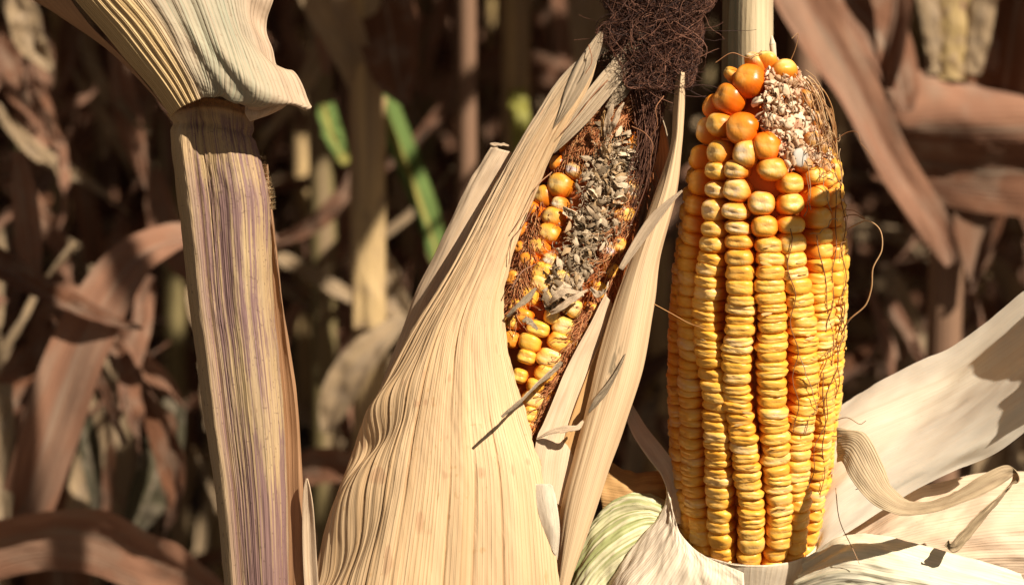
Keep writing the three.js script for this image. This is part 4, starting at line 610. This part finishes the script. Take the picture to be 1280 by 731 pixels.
  // inner wall leaves between opening and strip
  hl([[[757, 366, 26], [760, 372, 22], [766, 380, 10]], [[738, 404, 34], [746, 412, 26], [760, 420, 8]], [[716, 446, 40], [728, 452, 30], [748, 462, 10]], [[696, 490, 46], [712, 498, 34], [738, 505, 12]], [[680, 528, 50], [698, 538, 40], [728, 545, 16]], [[670, 552, 54], [690, 570, 46], [722, 580, 20]], [[664, 600, 50], [684, 620, 44], [712, 640, 20]]], M.inner, { nu: 24, nv: 60, thick: 1.1, disp: (u, v) => 1.5 * (fbm(u * 4, v * 7, 160, 2) - 0.5) * 2 }, 'pale inner husk lining the opening');
  hl([[[775, 372, 8], [785, 376, 2], [800, 380, -4]], [[752, 425, 20], [765, 430, 10], [785, 436, 0]], [[730, 480, 28], [745, 486, 20], [765, 492, 8]], [[712, 530, 34], [724, 536, 26], [742, 544, 14]], [[696, 580, 36], [706, 588, 30], [720, 598, 20]], [[686, 640, 36], [694, 648, 30], [706, 660, 20]]], M.tan, { nu: 20, nv: 50, thick: 1.1 });
  hl([[[668, 604, 64], [680, 603, 68], [691, 606, 66]], [[670, 630, 66], [684, 630, 71], [696, 628, 67]], [[676, 655, 65], [689, 658, 70], [700, 662, 65]], [[684, 682, 60], [691, 690, 62], [697, 700, 57]]], M.paleB, { nu: 16, nv: 30, thick: 1.2, cut: (u, v) => [u, v + 0.06 * (noise(u * 5, 1, 3) - 0.5) * (1 - v)] }, 'small white torn flap');
  flake([[672, 548, 58, 1, 0], [690, 540, 66, 4, 20], [708, 536, 70, 5, 30], [722, 534, 66, 4, 30], [730, 526, 58, 2, 0]], M.inner, {}, 'twisted pale fibre crossing the opening');
  // husk round the back
  hl([[60, 742, 800, -60], [180, 660, 846, -70], [300, 585, 836, -80], [420, 505, 812, -90], [540, 450, 780, -90], [660, 406, 742, -80], [760, 382, 712, -70], [830, 372, 700, -60]].map(([y, a, b, z]) => [0, 0.2, 0.5, 0.8, 1].map((s) => [mix(a, b, s) + (s === 0 ? 16 : s === 1 ? -10 : 0), y, z - 120 * Math.sin(Math.PI * s) * (b - a) / 330])), M.top, { nu: 40, nv: 50, thick: 1.5 });
  // silk: dark tangle on top, reddish threads in the opening
  const sk = new MB(), dk = [[0.07, 0.026, 0.016], [0.13, 0.055, 0.032], [0.20, 0.09, 0.055], [0.04, 0.017, 0.012]];
  const hwAt = (y, a) => (y < 20 ? 70 : y < 60 ? mix(70, 64, (y - 20) / 40) : mix(64, 34, clamp((y - 60) / 52))) * (0.74 + 0.52 * noise(y * 0.05 + 3, a, 190));
  const inside = () => { const y = mix(-90, 114, Math.pow(r(), 0.8)), q = Math.sqrt(r()), a = r() * 6.28; return [822 + 6 * smooth(60, 110, y) + q * hwAt(y, 1 + Math.cos(a)) * Math.cos(a), y, -30 + q * 52 * Math.sin(a)]; };
  for (let k = 0; k < 3000; k++) {
    let [x, y, z] = inside(); const stray = r() < 0.12; let a = r() * 6.28, b = (r() - 0.5) * 1.6; const n = 7 + Math.floor(r() * 10), pts = [], da = (r() - 0.5) * (r() < 0.4 ? 1.1 : 0.35), wob = r() < 0.35 ? 0.9 : 0.3, st2 = mix(2.5, 6, r());
    for (let j = 0; j < n; j++) { pts.push(F(x, y, z)); a += da * 0.7 + (r() - 0.5) * wob; b = clamp(b + (r() - 0.5) * 0.7, -1, 1); x += st2 * Math.cos(a); y += st2 * Math.sin(a) * 0.9; z += st2 * b; const w = hwAt(y, x > 822 ? 2 : 0); if (!stray && Math.abs(x - 824) > w) { a += 1.0; x += (x > 824 ? -3.5 : 3.5); } if (!stray && y > 112) { y -= 4; a += 0.8; } if (Math.abs(z + 30) > 56) { z -= Math.sign(z + 30) * 4; b = -b; } }
    const c = dk[Math.floor(r() * 4)], lt = mix(0.7, 1.5, r() * r()); sk.tube(pts, mix(0.35, 0.75, r()) * S, 0.3 * S, c.map((v) => v * lt), 3, c.map((v) => v * lt * 1.2));
  }
  for (let k = 0; k < 620; k++) {   // strands joining the tangle to the ear tip and down the shaded side
    const v = []; const x0 = 800 + (r() - 0.5) * 60, s = r(); const xe = mix(808, 834, r()), ye = mix(110, 330, r() * r()); v.push(F(x0 + 10, 60 + 20 * r(), -40 + 30 * r()), F(mix(x0, xe, 0.4) + 8 * (r() - 0.5), 100 + 10 * r(), -30 + 25 * r()), F(xe - (ye - 110) * 0.10 + 8 * (r() - 0.5), mix(105, ye, 0.6), -34 + 30 * r()), F(xe - (ye - 110) * 0.24 + 10 * (r() - 0.5), ye, -30 + 30 * r()));
    const pts = []; for (let j = 0; j <= 12; j++) pts.push(spline1(v, j / 12)); sk.tube(pts, 0.6 * S, 0.35 * S, dk[Math.floor(r() * 3)], 3);
  }
  part('silk', sk.geo(), silkMat, ear, { kind: 'stuff', label: 'dark brown tangled silk' });
  const rs = new MB(), red = [[0.38, 0.125, 0.04], [0.50, 0.19, 0.07], [0.27, 0.085, 0.03], [0.58, 0.29, 0.12]];
  for (let k = 0; k < 1700; k++) {
    let x, y, a; const w = r();
    if (w < 0.5) { const s = r(); x = mix(694, 786, s) + (r() - 0.5) * 22; y = mix(186, 130, s) + (r() - 0.5) * 34; a = 2.35 + (r() - 0.5) * 0.7; }
    else if (w < 0.68) { y = mix(250, 390, r()); x = mix(672, 642, (y - 250) / 140) + (r() - 0.5) * 16; a = 1.9 + (r() - 0.5) * 1.6; }
    else if (w < 0.84) { y = mix(200, 400, r()); x = mix(806, 742, (y - 200) / 200) + (r() - 0.5) * 34; a = 1.9 + (r() - 0.5) * 0.9; }
    else { y = mix(380, 545, r()); x = mix(748, 674, (y - 380) / 165) + (r() - 0.3) * 18 - 8; a = 2.0 + (r() - 0.5) * 0.6; }
    const pts = [], n = 8; for (let j = 0; j < n; j++) { const [z] = surf(x, y); pts.push(F(x, y, z + 5 + 8 * r())); a += (r() - 0.5) * 0.7; x += 4.5 * Math.cos(a); y += 4.5 * Math.sin(a); }
    rs.tube(pts, mix(0.45, 0.8, r()) * S, 0.35 * S, red[Math.floor(r() * 4)], 4);
  }
  const loose = (pts, c = [0.3, 0.13, 0.06], w = 0.8) => { const v = pts.map((q) => F(...q)), o = []; for (let j = 0; j <= pts.length * 6; j++) o.push(spline1(v, j / (pts.length * 6))); rs.tube(o, w * S, 0.5 * S, c, 4); };
  loose([[790, 158, 10], [806, 166, 20], [816, 180, 26], [814, 196, 24], [808, 212, 16]]); loose([[830, 120, 20], [820, 135, 30], [822, 155, 30], [814, 170, 24]]); loose([[736, 56, 24], [740, 76, 34], [732, 92, 36]]); loose([[760, 100, 10], [742, 118, 24], [724, 142, 30], [700, 168, 30]]); loose([[640, 360, 70], [652, 340, 66], [670, 330, 50]], [0.3, 0.16, 0.1]); loose([[668, 255, 40], [655, 280, 44], [640, 300, 48], [636, 330, 52]], [0.25, 0.12, 0.07]); loose([[690, 215, 22], [672, 232, 34], [658, 262, 44], [640, 290, 50]], [0.4, 0.2, 0.1]);
  part('silk', rs.geo(), silkMat, ear, { kind: 'stuff', label: 'reddish silk threads' });
}

// ---------------------------------------------------------------- the leaf sheath and blade in front
{
  const base = F(320, 900, -10); const lf = thing('corn_leaf', 'big straw coloured leaf sheath streaked with purple, its blade bending back', 'corn leaf', base);
  const rows = [[138, 212, 316, 8], [165, 213, 318, 8], [200, 216, 326, 8], [250, 222, 336, 8], [312, 229, 338, 8], [380, 236, 341, 8], [450, 246, 348, 8], [532, 257, 355, 8], [620, 270, 359, 6], [731, 281, 361, 4], [830, 290, 364, 0]];
  const shp = [[0.06, -64], [0, -34], [0.03, -8], [0.09, 12], [0.2, 20], [0.33, 17], [0.42, 22], [0.6, 30], [0.8, 27], [0.96, 10], [1, -12], [0.9, -60]];
  part('sheath', sheet(rows.map(([y, a, b, z], k) => shp.map(([s, zz]) => [mix(a, b, s) + (k === 0 ? 0 : 0), y - (k < 3 ? (1 - k * 0.4) * 16 * Math.sin(Math.PI * clamp(s * 0.9 + 0.1)) : 0), z + zz * (b - a) / 110])), { nu: 200, nv: 120, thick: 2, disp: (u, v) => {
    const groove = -5 * Math.exp(-((u - 0.385 - 0.02 * v) ** 2) / 0.0005) * smooth(0.05, 0.3, v) + 3 * Math.exp(-((u - 0.31) ** 2) / 0.0012) - 3 * Math.exp(-((u - 0.2) ** 2) / 0.0006);
    const rim = 4 * Math.exp(-((v - 0.035) ** 2) / 0.00012) - 4 * Math.exp(-((v - 0.07 - 0.05 * u) ** 2) / 0.0002);
    return groove + rim + 0.3 * Math.sin(u * 150 + 9 * noise(u * 5, v * 2, 171)) + 1.2 * (fbm(u * 22, v * 26, 172, 3) - 0.5) * 2 + 1.6 * (fbm(u * 14, v * 2, 170, 2) - 0.5) * 2;
  } }), M.sheath, lf);
  part('sheath_margin', sheet([[205, 322, 334, -10], [250, 330, 337, -4], [300, 336, 343, 0], [350, 338, 349, 2], [430, 344, 360, 4], [506, 350, 371, 6], [610, 355, 377, 6], [731, 356, 381, 6], [830, 358, 385, 4]].map(([y, a, b, z]) => [[a - 12, y, z - 26], [mix(a, b, 0.4), y, z - 20], [b, y + 1, z - 14], [b + 1, y, z - 40]]), { nu: 24, nv: 90, thick: 1.4, disp: (u, v) => 1.5 * (fbm(u * 3, v * 12, 175, 2) - 0.5) * 2 }), M.sheathEdge, lf, { label: 'overlapping brown margin of the sheath' });
  const hairs = new MB(), r = rngOf(61); for (let k = 0; k < 90; k++) { const y = mix(195, 262, r()), x = mix(324, 336, smooth(195, 250, y)) + 2 * r(); const a = -0.6 + r() * 1.4; hairs.tube([F(x, y, 2 - 20 * r()), F(x + 4 * Math.cos(a), y - 4 * Math.sin(a), 2), F(x + 7 * Math.cos(a + 0.3), y - 7 * Math.sin(a + 0.3), 4)], 0.5 * S, 0.2 * S, [0.6, 0.45, 0.26], 3); }
  part('margin_hairs', hairs.geo(), chaffMat, lf, { kind: 'stuff' });
  part('leaf_blade', sheet([
    [[213, 146, 30], [217, 141, 44], [226, 134, 58], [243, 126, 68], [265, 120, 74], [290, 126, 72], [312, 136, 48]],
    [[190, 112, 36], [195, 109, 52], [206, 104, 66], [228, 96, 76], [264, 108, 84], [312, 133, 92], [354, 128, 66]],
    [[160, 78, 40], [166, 74, 56], [180, 69, 70], [206, 60, 82], [256, 80, 88], [322, 112, 104], [390, 133, 76]],
    [[130, 42, 44], [137, 38, 58], [152, 33, 72], [182, 25, 84], [246, 48, 90], [312, 76, 92], [368, 90, 66]],
    [[100, 8, 48], [107, 4, 60], [122, -1, 74], [154, -9, 86], [232, 12, 86], [297, 34, 80], [343, 70, 58]],
    [[70, -28, 50], [78, -33, 62], [94, -38, 74], [126, -45, 84], [216, -26, 80], [287, -4, 72], [334, 26, 50]],
    [[40, -64, 48], [48, -70, 58], [66, -76, 70], [98, -83, 80], [202, -66, 74], [278, -46, 66], [344, -18, 46]],
    [[10, -100, 40], [18, -106, 50], [36, -112, 60], [70, -120, 70], [180, -106, 66], [262, -90, 60], [335, -60, 42]],
  ], { nu: 240, nv: 110, thick: 1.6, disp: (u, v) => {
    const pl = smooth(0.52, 0.62, u); return 0.7 * pl * (3.0 * Math.sin(u * 55 + 14 * noise(u * 4, v * 2, 180)) + 1.5 * (fbm(u * 20, v * 16, 183, 3) - 0.5) * 2 + 0.4 * Math.sin(u * 62 + 5 * noise(u * 4, v * 2, 180)) * smooth(0, 0.15, v) * (0.5 + noise(u * 9, v * 1.5, 181)) + 6 * (fbm(u * 6, v * 3, 182, 2) - 0.5) * 2 + 5 * smooth(0.85, 1, u) * Math.sin(v * 34)) + (1 - pl) * 0.7 * Math.sin(u * 120);
  } }), M.blade, lf, { label: 'ruffled blade of the leaf' });
  part('blade_lobe', sheet([[[306, 132, 36], [330, 124, 46], [352, 120, 50], [372, 118, 44]], [[306, 142, 40], [328, 138, 50], [346, 134, 52], [362, 128, 44]], [[312, 152, 38], [324, 148, 44], [338, 143, 46], [352, 136, 40]]], { nu: 20, nv: 12, thick: 1.2 }), M.inner, lf);
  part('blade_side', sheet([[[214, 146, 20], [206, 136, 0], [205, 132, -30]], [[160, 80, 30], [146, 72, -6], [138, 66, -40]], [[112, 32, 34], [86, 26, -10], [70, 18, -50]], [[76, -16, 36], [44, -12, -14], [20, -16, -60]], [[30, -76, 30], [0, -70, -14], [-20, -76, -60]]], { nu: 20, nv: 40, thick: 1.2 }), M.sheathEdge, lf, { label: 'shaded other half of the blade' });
  part('torn_flake', ribbon([[392, 760, 0, 9, 20], [388, 700, 4, 9, 20], [386, 640, 8, 8, 30], [384, 612, 10, 5, 30], [383, 598, 10, 1, 30]], { fold: 0.4, nu: 8, nv: 30, thick: 1 }), M.inner, lf);
  { const g = new THREE.CylinderGeometry(36 * S, 36 * S, 900 * S, 20); const a = F(275, 160, -40), b2 = F(325, 860, -40), m = a.clone().lerp(b2, 0.5), d = a.clone().sub(b2); const q = new THREE.Quaternion().setFromUnitVectors(new THREE.Vector3(0, 1, 0), d.clone().normalize()); const gg = new THREE.CylinderGeometry(34 * S, 34 * S, d.length(), 20); gg.applyQuaternion(q); gg.translate(m.x, m.y, m.z); part('stalk', gg, stalkMats[1], lf); }
}
renderer.render(scene, camera);
